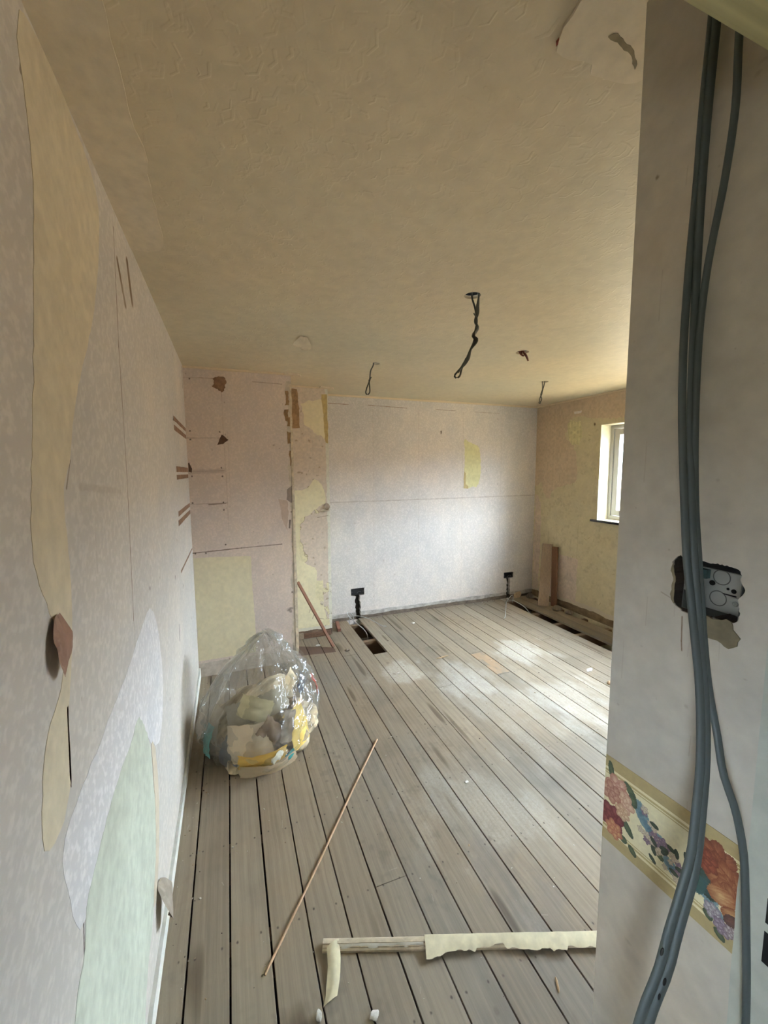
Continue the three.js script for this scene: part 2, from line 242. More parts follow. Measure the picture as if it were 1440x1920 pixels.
// ---- floor
const FW = 4.0, PITCH = 0.1313, EDGE0 = 0.2162 - 2 * PITCH, FZ0 = -4.2, FZ1 = 0.3;
const edgeX = (i) => EDGE0 + i * PITCH;
const texFloor = new Tex(2048, 2048, 0, FW, FZ0, FZ1).fill((x, z, c) => {
  const i = Math.floor((x - EDGE0) / PITCH), lx = (x - EDGE0) / PITCH - i, r = hash(i, 7, 1), r2 = hash(i, 8, 1), r3 = hash(i, 9, 1);
  const wob = 0.05 * fbm(z * 2.2, i * 9.7, 201, 3), u = (lx + wob * 6 - 0.3) * PITCH;
  const streak = fbm(u * 210 + i * 31, z * 2.6, 205, 4), fine = fbm(u * 620 + i * 11, z * 9, 209, 3);
  const cath = Math.sin((Math.hypot((lx - 0.5 + 0.5 * (r - 0.5)) * 1.0, 0.0) * 34 * (0.4 + 0.6 * r2)) + z * 5 * (r3 - 0.5) + 9 * fbm(z * 1.1, lx * 1.5 + i * 3, 212, 3));
  let k = 0.86 + 0.11 * r + 0.12 * (streak - 0.5) + 0.1 * (fine - 0.5) + 0.022 * cath;
  let red = 4 * (r2 - 0.5) + 8 * (fbm(x * 2, z * 2, 220, 3) - 0.5);
  const kn = noise(lx * 2.2 + i * 5.3, z * 2.1 + i * 3.7, 230);
  if (kn > 0.86) { const d = sstep(0.86, 0.96, kn); k *= 1 - 0.28 * d; red += 5 * d; }
  const grime = sstep(0.52, 0.78, fbm(x * 3.1, z * 2.4, 240, 5)); k *= 1 - 0.08 * grime;
  const spot = sstep(0.6, 0.95, noise(x * 26, z * 22, 245) * 0.7 + noise(x * 70, z * 70, 246) * 0.4); k *= 1 - 0.07 * spot * sstep(0.45, 0.6, fbm(x * 2, z * 2, 248, 2));
  c[0] = 155 * k + red; c[1] = 141 * k; c[2] = 120 * k - red;
});
{
  const T = texFloor, r = rng(301);
  const dust = (x, z, rx, rz, s, a = 0.6) => T.region(x - rx * 1.6, x + rx * 1.6, z - rz * 1.6, z + rz * 1.6, (px, pz) => { const d = Math.hypot((px - x) / rx, (pz - z) / rz), n = fbm(px * 9, pz * 5, s, 5), g = noise(px * 260, pz * 200, s + 3); const a2 = sstep(1.25, 0.25, d + (n - 0.5) * 2.2) * (0.5 + 0.7 * g); return a2 > 0.01 ? [222, 221, 216, a * a2] : null; });
  dust(2.6, -2.82, 0.3, 0.22, 401, 0.42); dust(1.9, -2.6, 0.22, 0.26, 402, 0.34); dust(2.42, -2.0, 0.3, 0.35, 403, 0.3); dust(1.5, -2.85, 0.25, 0.22, 404, 0.4); dust(2.0, -2.2, 0.4, 0.5, 405, 0.22); dust(1.35, -1.5, 0.3, 0.4, 406, 0.22);
  T.region(1.95, 2.35, -2.95, -2.5, (x, z) => { const i = Math.floor((x - EDGE0) / PITCH); return i === 17 && z > -2.92 && z < -2.55 ? [196, 150, 104, 0.45 * sstep(0.2, 0.6, fbm(x * 20, z * 8, 7))] : null; });
  // darker old varnish left in the recess by the stepped wall
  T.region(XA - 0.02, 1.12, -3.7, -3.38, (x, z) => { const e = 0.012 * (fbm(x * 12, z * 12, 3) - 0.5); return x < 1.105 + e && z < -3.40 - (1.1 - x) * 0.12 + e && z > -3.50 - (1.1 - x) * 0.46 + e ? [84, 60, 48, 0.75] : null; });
  for (let i = 0; i < 150; i++) { const x = r() * 3.6, z = -4 + r() * 3.4, s = 0.004 + 0.014 * r() ** 2; T.blob(x, z, s, s * (1 + r()), [92, 80, 70], 0.15 + 0.25 * r(), i, 0.7, 0.5 / s); }
  for (let i = 0; i < 16; i++) { const x = 0.3 + r() * 2.6, z = -3.6 + r() * 2.8, s = 0.02 + 0.03 * r(); T.blob(x, z, s, s * 1.6, [104, 94, 84], 0.07, i + 400, 1.2, 26); }
  T.blob(1.32, -1.05, 0.16, 0.14, [104, 96, 90], 0.22, 77, 1.4, 14); T.blob(1.25, -1.3, 0.1, 0.12, [104, 96, 90], 0.2, 78, 1.4, 18);
  // nail heads, a pair on every board over every joist
  for (let i = 0; i < 30; i++) for (const z of JOISTS()) for (const o of [0.2, 0.8]) { const x = edgeX(i) + PITCH * (o + 0.08 * (r() - 0.5)); T.blob(x, z + 0.02 * (r() - 0.5), 0.004, 0.005, [62, 52, 46], 0.75, i, 0.4, 200); }
  for (let i = 0; i < 60; i++) { const x = r() * 3.4, z = -3.9 + r() * 3.3, a = r() * 6.3, L = 0.01 + 0.04 * r(); T.line([[x, z], [x + L * Math.cos(a), z + L * Math.sin(a)]], 0.0025, [206, 198, 186], 0.5, 0.6, i); }
}
function JOISTS() { return [-4.0, -3.566, -3.232, -2.937, -2.54, -2.14, -1.74, -1.34, -0.94, -0.54, -0.14, 0.26, 0.66, 1.06]; }

// ---------------------------------------------------------------- materials
const M = {
  left: std({ map: texLeft.texture(), roughness: 0.88 }),
  alcove: std({ map: texAlcove.texture(), roughness: 0.9 }),
  middle: std({ map: texMiddle.texture(), roughness: 0.9 }),
  back: std({ map: texBack.texture(), roughness: 0.9 }),
  right: std({ map: texRight.texture() }),
  pier: std({ map: texPier.texture(), roughness: 0.85 }),
  ceil: std({ map: texCeil.texture(), bumpMap: bump(swirl, 4.05, 5.6), bumpScale: 0.0016, roughness: 0.5 }),
  floor: std({ map: texFloor.texture(), bumpMap: texFloor.texture(false), bumpScale: 0.0012, roughness: 0.72 }),
  wallPlain: flat(0xc4b9a6, 0.9), void: flat(0x070606, 1), joist: flat(0x75604a, 0.9), white: flat(0xdad6cc, 0.6),
};
const tileM = (base, s, amp = 0.1, rough = 0.9, f = 1, bs = 0.001) => { // a one-metre tile of grainy colour, mapped in metres
  const T = new Tex(384, 384, 0, 0.5, 0, 0.5).fill((x, y, c) => { const k = 1 + amp * (fbm(x * 46 * f, y * 40 * f, s, 4) - 0.5) * 2 + amp * 0.6 * (fbm(x * 6 * f, y * 5 * f, s + 9, 2) - 0.5); c[0] = base[0] * k; c[1] = base[1] * k; c[2] = base[2] * k; });
  const t = T.texture(); t.repeat.set(2, 2); t.wrapS = t.wrapT = THREE.MirroredRepeatWrapping; return std({ map: t, roughness: rough });
};
const yellow = tileM([226, 214, 180], 501, 0.04), green = tileM([198, 202, 184], 503, 0.08), buff = tileM([211, 199, 172], 505, 0.06), buff2 = tileM([206, 192, 168], 515, 0.06), paleStrip = tileM([222, 222, 212], 507, 0.06), brownMark = tileM([132, 102, 78], 509, 0.25), brownDark = tileM([96, 70, 52], 511, 0.2), greyMark = tileM([150, 136, 126], 513, 0.1), rightPink = tileM([200, 178, 150], 517, 0.08), rightPink2 = tileM([202, 182, 162], 519, 0.1), rightYellow = tileM([206, 196, 150], 521, 0.14), whitePaper = tileM([226, 216, 206], 523, 0.06), ochre = tileM([160, 128, 92], 525, 0.2), plasterGrey = tileM([130, 119, 94], 527, 0.25), ceilPlaster = tileM([220, 206, 180], 529, 0.05), terracotta = flat(0x8a4636, 0.9);

// ---------------------------------------------------------------- the room
const S = (o, label, cat) => { o.userData.kind = 'structure'; tag(o, label, cat); return o; };
function struct(name, geo, mat, label, cat) { return S(meshIn(name, geo, mat, scene), label, cat); }

// left wall
const wallLeft = S(group('wall_left', '', 'wall'), 'long left wall of stripped pinkish lining paper with bare plaster streaks', 'wall');
meshIn('wall_surface', setUV(box(-0.12, 0, -0.3, H, LZ0, LZ1), (x, y, z) => [(z - LZ0) / (LZ1 - LZ0), y / H]), M.left, wallLeft);
patch(wallLeft, 'bare_plaster_strip', 'left', [[-0.88, 2.33], [-0.875, 2.1], [-0.807, 1.76], [-0.746, 1.474], [-0.775, 1.4], [-0.805, 1.35], [-0.83, 1.3], [-0.80, 1.24], [-0.735, 1.2], [-0.70, 1.12], [-0.69, 1.065], [-0.705, 1.035], [-0.76, 1.03], [-0.80, 1.06], [-0.814, 1.1], [-0.824, 1.193], [-0.855, 1.262], [-0.885, 1.393], [-0.885, 1.53], [-0.889, 1.58], [-0.93, 1.622], [-0.986, 1.735], [-1.19, 2.012], [-1.27, 2.29]], buff, { jag: 0.003, label: 'long buff strip where the paper has been pulled off' });
{ // whiter sheet of lining paper with a straight torn edge
  const T = new Tex(512, 512, 0, 0.6, 0, 0.6).fill((x, y, c) => paperAt(x * 0.7 + y * 0.35, y * 0.8 - x * 0.25, c, [220, 216, 213], 43, 1.1)); const t = T.texture(); t.wrapS = t.wrapT = THREE.MirroredRepeatWrapping; t.repeat.set(1 / 0.6, 1 / 0.6);
  patch(wallLeft, 'paper_layer', 'left', [[-1.24, 1.067], [-0.99, 1.035], [-0.756, 0.994], [-0.752, 0.93], [-0.79, 0.8], [-0.85, 0.8], [-1.1, 0.84], [-1.31, 0.87], [-1.47, 0.7], [-1.62, 0.62], [-1.75, 0.75], [-1.72, 1.0], [-1.6, 1.12], [-1.4, 1.1]], std({ map: t, roughness: 0.88 }), { t: 0.0004, jag: 0.004, step: 0.03, label: 'whiter layer of lining paper with a straight torn edge' });
}
patch(wallLeft, 'bare_plaster_patch', 'left', [[-1.31, 0.885], [-1.23, 0.87], [-1.098, 0.875], [-1.0, 0.86], [-0.932, 0.845], [-0.87, 0.83], [-0.825, 0.805], [-0.8, 0.75], [-0.735, 0.689], [-0.62, 0.3], [-0.62, 0.05], [-1.1, 0.06], [-1.2, 0.16], [-1.338, 0.237], [-1.42, 0.35], [-1.46, 0.5], [-1.45, 0.6], [-1.455, 0.68], [-1.4, 0.79]], green, { jag: 0.004, label: 'large pale green plaster patch with a pointed top' });
patch(wallLeft, 'torn_paper_edge', 'left', [[-1.47, 0.7], [-1.46, 0.5], [-1.42, 0.35], [-1.338, 0.237], [-1.38, 0.22], [-1.48, 0.34], [-1.53, 0.5], [-1.51, 0.66]], buff2, { jag: 0.005, t: 0.0011 });
for (const [y, y2, z1] of [[1.918, 1.892, -2.63], [1.868, 1.838, -2.63], [1.632, 1.598, -2.62], [1.583, 1.555, -2.62], [1.373, 1.343, -2.6], [1.322, 1.29, -2.58], [1.035, 1.02, -2.56]]) patch(wallLeft, 'shelf_batten_mark', 'left', [[z1, y], [z1, y2], [-3.335, y2 - 0.002], [-3.335, y - 0.004]], brownMark, { jag: 0.001, step: 0.05 });
patch(wallLeft, 'dirty_tear', 'left', [[-0.823, 1.2], [-0.817, 1.2], [-0.803, 1.08], [-0.806, 1.06], [-0.811, 1.08]], brownDark, { jag: 0.0006, step: 0.01 });
function flap(parent, name, plane, a, b, w, h, curl, seed, mat, label) { // a tongue of paper peeling off the wall, hinged at its top
  const n = 12, m = 6, g = new THREE.PlaneGeometry(1, 1, m, n), p = g.attributes.position, r = rng(seed), sk = (r() - 0.5) * 0.4;
  for (let i = 0; i < p.count; i++) { const u = p.getX(i), v = 0.5 - p.getY(i), wd = w * Math.sin(Math.PI * (0.12 + 0.82 * v)) * (1 + 0.2 * (noise(v * 6, u * 3, seed) - 0.5)); p.setXYZ(i, a + u * wd + sk * v * w, b - h * v, 0.002 + curl * Math.sin(v * Math.PI * 0.8) + curl * 0.6 * (u + 0.5) * v + 0.004 * noise(u * 5, v * 7, seed)); }
  const m2 = meshIn(name, mapGeo(g, PL[plane]), mat, parent); m2.material.side = THREE.DoubleSide; if (label) m2.userData.label = label; return m2;
}
const flapBrown = tileM([150, 118, 100], 531, 0.12); const flapGrey = tileM([158, 146, 130], 533, 0.12);
flap(wallLeft, 'paper_flap', 'left', -0.80, 1.37, 0.075, 0.1, 0.009, 4, flapBrown, 'brown curled tongue of torn paper');
flap(wallLeft, 'paper_flap', 'left', -1.41, 0.24, 0.11, 0.15, 0.03, 9, flapGrey, 'grey curled tongue of torn paper by the floor');
meshIn('skirting_scar', setUV(patchGeo('left', [[ZA, 0], [-0.2, 0], [-0.2, 0.045], [-0.9, 0.05], [-1.2, 0.06], [-2.0, 0.05], [ZA, 0.075]], 0.012, 0.006, 0.04, 61), (x, y, z) => [z, y]), paleStrip, wallLeft);

// stepped left part of the back wall
const wallAl = S(group('wall_back_left', '', 'wall'), 'pinkish papered recess wall at the far left with old shelf marks', 'wall');
meshIn('wall_surface', setUV(box(-0.1, XA, -0.3, H, -4.2, ZA), (x, y, z) => [(x + 0.1) / (XA + 0.1), y / H]), M.alcove, wallAl);
patch(wallAl, 'bare_plaster_patch', 'alcove', [[0.002, 0.948], [0.2, 0.942], [0.415, 0.93], [0.425, 0.5], [0.433, 0.236], [0.425, 0.135], [0.002, 0.13]], yellow, { jag: 0.003, label: 'square of bare yellow plaster behind the bag' });
patch(wallAl, 'bare_plaster_patch', 'alcove', [[0.205, 2.292], [0.283, 2.295], [0.281, 2.22], [0.265, 2.19], [0.235, 2.195], [0.222, 2.213], [0.19, 2.225], [0.207, 2.25]], brownMark, { jag: 0.006, step: 0.012, label: 'small square of brown exposed plaster' });
patch(wallAl, 'bare_plaster_patch', 'alcove', [[0.242, 1.875], [0.29, 1.838], [0.25, 1.808], [0.207, 1.8]], brownDark, { jag: 0.003, step: 0.015, label: 'fan-shaped brown mark' });
patch(wallAl, 'bare_plaster_patch', 'alcove', [[0.002, 1.66], [0.01, 1.668], [0.028, 1.62], [0.024, 1.592], [0.002, 1.598]], brownDark, { jag: 0.002, step: 0.015 });
patch(wallAl, 'paper_scrape', 'alcove', [[0.762, 1.56], [0.755, 1.48], [0.715, 1.45], [0.708, 1.37], [0.74, 1.345], [0.765, 1.345]], greyMark, { jag: 0.003 });
patch(wallAl, 'paper_scrape', 'alcove', [[0.645, 1.38], [0.715, 1.36], [0.72, 1.27], [0.707, 1.12], [0.675, 1.19]], tileM([200, 176, 158], 535, 0.06), { jag: 0.004 });
for (const [x, y, w, h] of [[0.735, 2.17, 0.028, 0.11], [0.728, 2.04, 0.03, 0.09], [0.745, 1.99, 0.03, 0.07], [0.742, 1.86, 0.03, 0.09], [0.752, 1.7, 0.02, 0.12]]) patch(wallAl, 'exposed_brown_plaster', 'alcove', [[x - w / 2, y + h / 2], [x + w / 2, y + h / 2], [x + w / 2, y - h / 2], [x - w / 2, y - h / 2]], ochre, { jag: 0.008, step: 0.015 });
meshIn('torn_corner_edge', setUV(patchGeo('alcove', [[XA - 0.02, 0.02], [XA + 0.003, 0.02], [XA + 0.003, 2.28], [XA - 0.012, 2.28]], 0.004, 0.004, 0.03, 77), (x, y) => [x, y]), tileM([206, 190, 164], 537, 0.15), wallAl);

const wallMid = S(group('wall_back_middle', '', 'wall'), 'narrow strip of wall with torn paper over pale yellow plaster', 'wall');
meshIn('wall_surface', setUV(box(XA - 0.1, XM, -0.3, H, -4.2, ZM), (x, y) => [(x - XA) / (XM - XA), y / H]), M.middle, wallMid);
patch(wallMid, 'exposed_brown_plaster', 'middle', [[XA + 0.005, 2.33], [XA + 0.12, 2.33], [XA + 0.13, 2.2], [XA + 0.135, 1.99], [XA + 0.005, 1.97]], ochre, { jag: 0.005, label: 'dark brown exposed plaster under the ceiling' });
patch(wallMid, 'exposed_yellow_plaster', 'middle', [[XA + 0.15, 2.22], [XA + 0.36, 2.24], [XA + 0.385, 2.1], [XA + 0.36, 1.9], [XA + 0.3, 1.93], [XA + 0.18, 2.02]], yellow, { jag: 0.014 });
patch(wallMid, 'exposed_yellow_plaster', 'middle', [[XM - 0.06, 2.3], [XM - 0.006, 2.3], [XM - 0.006, 1.85], [XM - 0.03, 1.86]], tileM([186, 162, 108], 545, 0.12), { jag: 0.004, t: 0.0015 });
patch(wallMid, 'exposed_yellow_plaster', 'middle', [[XA + 0.004, 1.40], [XA + 0.1, 1.415], [XA + 0.2, 1.45], [XA + 0.26, 1.52], [XA + 0.34, 1.44], [XA + 0.355, 1.3], [XA + 0.27, 1.25], [XA + 0.2, 1.19], [XA + 0.12, 1.16], [XA + 0.1, 0.98], [XA + 0.11, 0.78], [XA + 0.2, 0.7], [XA + 0.25, 0.68], [XA + 0.25, 0.4], [XA + 0.32, 0.3], [XA + 0.32, 0.16], [XA + 0.004, 0.14]], tileM([224, 214, 178], 541, 0.05), { jag: 0.007, label: 'large patch of pale yellow plaster' });
flap(wallMid, 'paper_flap', 'middle', XM - 0.03, 1.29, 0.05, 0.06, 0.02, 14, flapGrey); flap(wallMid, 'paper_flap', 'middle', XM - 0.05, 1.24, 0.09, 0.03, 0.012, 15, buff2); flap(wallMid, 'paper_flap', 'middle', XA + 0.15, 0.93, 0.05, 0.02, 0.006, 16, buff2); flap(wallMid, 'paper_flap', 'middle', XM - 0.1, 0.35, 0.035, 0.04, 0.01, 17, buff2);
meshIn('old_timber_plug', new RoundedBoxGeometry(0.36, 0.05, 0.02, 2, 0.006).translate(XA + 0.2, 0.028, ZM + 0.012), tileM([104, 78, 60], 543, 0.3), wallMid);
meshIn('old_timber_plug', new RoundedBoxGeometry(0.09, 0.06, 0.028, 2, 0.006).translate(XA + 0.07, 0.03, ZM + 0.016), tileM([140, 124, 104], 545, 0.3), wallMid);

// back wall, chased out for two sockets
const chases = [{ box: [1.449, 1.598, 0.265, 0.342], ch: [1.499, 1.55], s: 3 }, { box: [3.415, 3.556, 0.252, 0.328], ch: [3.462, 3.506], s: 9 }];
const wallBack = S(group('wall_back', '', 'wall'), 'wide back wall of pinkish white lining paper with two chased-out sockets', 'wall');
{
  const s = new THREE.Shape(); s.moveTo(XM, -0.3); s.lineTo(XR + 0.1, -0.3); s.lineTo(XR + 0.1, H); s.lineTo(XM, H); s.closePath();
  for (const c of chases) {
    const [x0, x1, y0, y1] = c.box, [a, b] = c.ch, q = [[x0, y0], [x0, y1], [x1, y1], [x1, y0]], R = rng(c.s), pts = q.map((p) => [p[0] + (R() - 0.5) * 0.006, p[1] + (R() - 0.5) * 0.006]);
    for (let y = y0 - 0.005; y > -0.02; y -= 0.02) pts.push([b + (R() - 0.4) * 0.016, y]);
    for (let y = -0.01; y < y0; y += 0.02) pts.push([a + (R() - 0.6) * 0.016, y]);
    s.holes.push(new THREE.Path(pts.map((p) => new THREE.Vector2(...p))));
  }
  const g = new THREE.ExtrudeGeometry(s, { depth: 0.04, bevelEnabled: false }).translate(0, 0, ZB - 0.04);
  meshIn('wall_surface', setUV(g, (x, y) => [(x - XM) / (XR - XM), y / H]), M.back, wallBack);
  meshIn('masonry', box(XM, XR + 0.1, -0.3, H, -4.26, ZB - 0.04), flat(0x37322d, 1), wallBack);
}
patch(wallBack, 'bare_plaster_patch', 'back', [[2.83, 1.95], [2.87, 1.92], [2.93, 1.9], [3.01, 1.86], [3.045, 1.7], [3.045, 1.54], [2.99, 1.395], [2.95, 1.41], [2.9, 1.385], [2.83, 1.4], [2.825, 1.56], [2.83, 1.75]], tileM([214, 208, 160], 547, 0.06), { jag: 0.006, label: 'upright yellow patch where paper was torn off' });
patch(wallBack, 'torn_paper_edge', 'back', [[2.825, 1.58], [2.845, 1.56], [2.845, 1.44], [2.88, 1.41], [2.88, 1.38], [2.82, 1.385]], tileM([190, 170, 122], 549, 0.06), { t: 0.003, jag: 0.003 });
patch(wallBack, 'torn_paper_edge', 'back', [[1.19, 2.335], [1.25, 2.335], [1.21, 2.27]], whitePaper, { t: 0.003, jag: 0.002 });
// right wall with the window opening
const WZ0 = -3.163, WZ1 = -2.05, WY0 = 1.075, WY1 = 2.05, WD = 0.24, W2 = [-1.72, -0.72];
const wallRight = S(group('wall_right', '', 'wall'), 'right wall of blotchy olive yellow plaster around the window', 'wall');
{
  const g = patchGeo('right', [[-4.2, -0.3], [-0.2, -0.3], [-0.2, H], [-4.2, H]], -WD, 0, 1, 1, [[WZ0, WZ1], W2].map(([a, b]) => [[a, WY0], [a, WY1], [b, WY1], [b, WY0]]));
  meshIn('wall_surface', setUV(g, (x, y, z) => [(z - RZ0) / (RZ1 - RZ0), y / H]), M.right, wallRight);
}
const reveal = tileM([232, 226, 204], 551, 0.05, 0.8);
{ // plastered reveals inside the opening
  const rv = (g, n) => meshIn(n, setUV(g, (x, y, z) => [x + z, y]), reveal, wallRight);
  for (const [a, b] of [[WZ0, WZ1], W2]) { rv(box(XR, XR + 0.15, WY0, WY1, a - 0.001, a + 0.006), 'window_reveal'); rv(box(XR, XR + 0.15, WY0, WY1, b - 0.006, b + 0.001), 'window_reveal'); rv(box(XR, XR + 0.15, WY1 - 0.006, WY1 + 0.001, a, b), 'window_reveal'); }
}
patch(wallRight, 'clinging_paper', 'right', [[-4.08, 2.34], [-2.6, 2.34], [-2.6, 2.13], [-3.3, 2.13], [-3.4, 2.16], [-3.57, 2.15], [-3.6, 2.05], [-3.64, 1.98], [-3.6, 1.93], [-3.5, 1.84], [-3.45, 1.62], [-3.47, 1.46], [-3.6, 1.42], [-3.78, 1.36], [-3.85, 1.25], [-3.93, 1.3], [-3.99, 1.45], [-4.08, 1.4]], rightPink, { jag: 0.012, label: 'brownish pink paper still clinging above the yellow plaster' });
patch(wallRight, 'clinging_paper', 'right', [[-3.75, 0.62], [-3.39, 0.60], [-3.39, 0.11], [-3.8, 0.12]], rightPink2, { jag: 0.012 });
patch(wallRight, 'clinging_paper', 'right', [[-4.085, 1.3], [-3.98, 1.2], [-3.97, 0.7], [-3.99, 0.1], [-4.085, 0.1]], rightPink2, { jag: 0.015 });
patch(wallRight, 'bare_plaster_patch', 'right', [[-3.58, 2.14], [-3.42, 2.1], [-3.4, 1.95], [-3.45, 1.85], [-3.56, 1.9], [-3.61, 2.03]], rightYellow, { t: 0.0016, jag: 0.02 });
patch(wallRight, 'bare_plaster_patch', 'right', [[-3.52, 2.22], [-3.42, 2.225], [-3.42, 2.2], [-3.52, 2.2]], whitePaper, { t: 0.0018, jag: 0.006 });
// thin bead of old paint left along the ceiling
const bead = tileM([222, 204, 172], 553, 0.1);
const trimA = (n, g, label) => struct(n, g, bead, label, 'trim');
trimA('trim_1', mergeGeometries([box(0, XA + 0.02, H - 0.014, H, ZA, ZA + 0.014), box(XA, XM + 0.02, H - 0.012, H, ZM, ZM + 0.012)]), 'ragged bead of old paint under the ceiling over the recess');
trimA('trim_2', box(XM, XR, H - 0.018, H, ZB, ZB + 0.012), 'thin bead of old paint along the top of the back wall');
trimA('trim_3', box(XR - 0.012, XR, H - 0.016, H, ZB, ZP), 'thin bead of old paint along the top of the right wall');

// near wall: pier face with a box hole, doorway head, landing behind the camera
const HOLE = [[-0.428, 1.467], [-0.419, 1.463], [-0.402, 1.465], [-0.387, 1.464], [-0.367, 1.465], [-0.352, 1.463], [-0.345, 1.458], [-0.345, 1.446], [-0.341, 1.441], [-0.341, 1.426], [-0.345, 1.422], [-0.343, 1.396], [-0.348, 1.385], [-0.375, 1.382], [-0.390, 1.380], [-0.404, 1.379], [-0.420, 1.379], [-0.429, 1.383], [-0.437, 1.393], [-0.438, 1.406], [-0.436, 1.433], [-0.440, 1.442], [-0.437, 1.457]];
const TAB = [[-0.392, 1.3805], [-0.375, 1.3825], [-0.350, 1.3845], [-0.348, 1.377], [-0.341, 1.360], [-0.348, 1.347], [-0.355, 1.345], [-0.364, 1.351], [-0.378, 1.350], [-0.387, 1.349]];
const wallFront = S(group('wall_front', '', 'wall'), 'near end of wall in beige paper with a socket hole and border strip', 'wall');
{
  const jh = jagged(HOLE, 0.0012, 0.003, 5).map((v) => [v.x, v.y]);
  const g = patchGeo('pier', [[ZP, -0.3], [ZJ, -0.3], [ZJ, H], [ZP, H]], -0.05, 0, 1, 1, [jh]);
  meshIn('wall_surface', setUV(g, (x, y, z) => [(z + 0.56) / 0.36, y / H]), M.pier, wallFront);
  meshIn('masonry', mergeGeometries([box(XP + 0.05, XR, -0.3, H, ZP, -0.2), ]), M.wallPlain, wallFront);
  meshIn('hole_back', box(XP + 0.047, XP + 0.0495, 1.3, 1.5, -0.5, -0.32), flat(0x2a241e, 1), wallFront);
  const cz = -0.39, cy = 1.424, ring = new THREE.Shape(jh.map(([a, b]) => new THREE.Vector2(cz + (a - cz) * 1.004, cy + (b - cy) * 1.004))); ring.holes.push(new THREE.Path(jh.map(([a, b]) => new THREE.Vector2(cz + (a - cz) * 0.985, cy + (b - cy) * 0.985))));
  meshIn('hole_lining', mapGeo(new THREE.ExtrudeGeometry(ring, { depth: 0.044, bevelEnabled: false }).translate(0, 0, -0.0465), PL.pier), tileM([66, 54, 42], 641, 0.3), wallFront);
  patch(wallFront, 'broken_plaster', 'pier', TAB, plasterGrey, { t: 0.002, jag: 0.0025, step: 0.006, label: 'broken edge of plaster below the socket hole' });
  patch(wallFront, 'broken_plaster', 'pier', [[-0.4385, 1.455], [-0.4405, 1.44], [-0.4365, 1.43], [-0.439, 1.405], [-0.4375, 1.393], [-0.432, 1.386], [-0.4335, 1.40], [-0.4335, 1.43], [-0.4355, 1.442]], plasterGrey, { t: 0.001, jag: 0.001, step: 0.004 });
}
// the door frame: jamb with its strike plate, and the head
const doorFrame = S(group('door_1', '', 'door frame'), 'white painted door frame jamb at the right edge beside the cables', 'door frame');
const gloss = tileM([182, 184, 172], 555, 0.06, 0.45, 1, 0.0006);
meshIn('jamb', setUV(box(XP - 0.003, XP + 0.03, 0, 2.05, ZJ, -0.19), (x, y, z) => [z, y]), gloss, doorFrame);
patch(doorFrame, 'flaked_paint', 'pier', [[-0.3075, 1.037], [-0.3145, 1.028], [-0.316, 1.0], [-0.313, 0.7], [-0.306, 0.7]], gloss, { t: 0.0022, jag: 0.0008, step: 0.02 });
patch(doorFrame, 'paint_lip', 'pier', [[-0.3075, 1.002], [-0.3035, 0.996], [-0.3045, 0.955], [-0.307, 0.955], [-0.3058, 0.99], [-0.309, 0.999]], flat(0x8f938b, 0.5), { t: 0.0036, jag: 0.0003, step: 0.01 });
{ // two dark slots of the lock keep
  for (const [y0, y1] of [[0.985, 1.022], [0.925, 0.972]]) meshIn('lock_slot', box(XP - 0.0036, XP - 0.0028, y0, y1, -0.281, -0.262), flat(0x0b0a09, 0.9), doorFrame);
}
meshIn('jamb', box(-0.01, 0.055, 0, 2.05, ZJ, -0.19), gloss, doorFrame);
struct('wall_door_head', setUV(box(0, XP, 2.05, H, ZJ, -0.19), (x, y, z) => [z * 3, y]), tileM([196, 186, 140], 557, 0.1), 'lintel of wall above the doorway crossing the top right corner', 'wall');
// landing that the camera stands on
struct('wall_landing', mergeGeometries([box(-0.62, -0.5, 0, 1.2, -0.3, 1.4), box(-0.62, -0.5, 1.72, H, -0.3, 1.4), box(-0.62, -0.5, 1.2, 1.72, -0.3, 0.42), box(-0.62, -0.5, 1.2, 1.72, 0.76, 1.4), box(1.5, 1.62, 0, H, -0.2, 1.4), box(-0.62, 1.62, 0, H, 1.3, 1.4), box(-0.62, 0, 0, H, -0.3, -0.19)]), M.wallPlain, 'plain walls of the landing behind the camera', 'wall');

{ // small landing window beside the camera: it lights the pier face and the door jamb
  const w = S(group('window_3', '', 'window'), 'small landing window to the left of the camera', 'window');
  meshIn('window_frame', mergeGeometries([box(-0.6, -0.55, 1.2, 1.23, 0.42, 0.76), box(-0.6, -0.55, 1.69, 1.72, 0.42, 0.76), box(-0.6, -0.55, 1.23, 1.69, 0.42, 0.45), box(-0.6, -0.55, 1.23, 1.69, 0.73, 0.76)]), flat(0xc9c6bf, 0.4), w);
  meshIn('pane', new THREE.PlaneGeometry(0.28, 0.46).rotateY(Math.PI / 2).translate(-0.5755, 1.46, 0.59), new THREE.MeshPhysicalMaterial({ color: 0xffffff, roughness: 0, transmission: 1, thickness: 0, ior: 1.5, side: THREE.DoubleSide }), w);
}
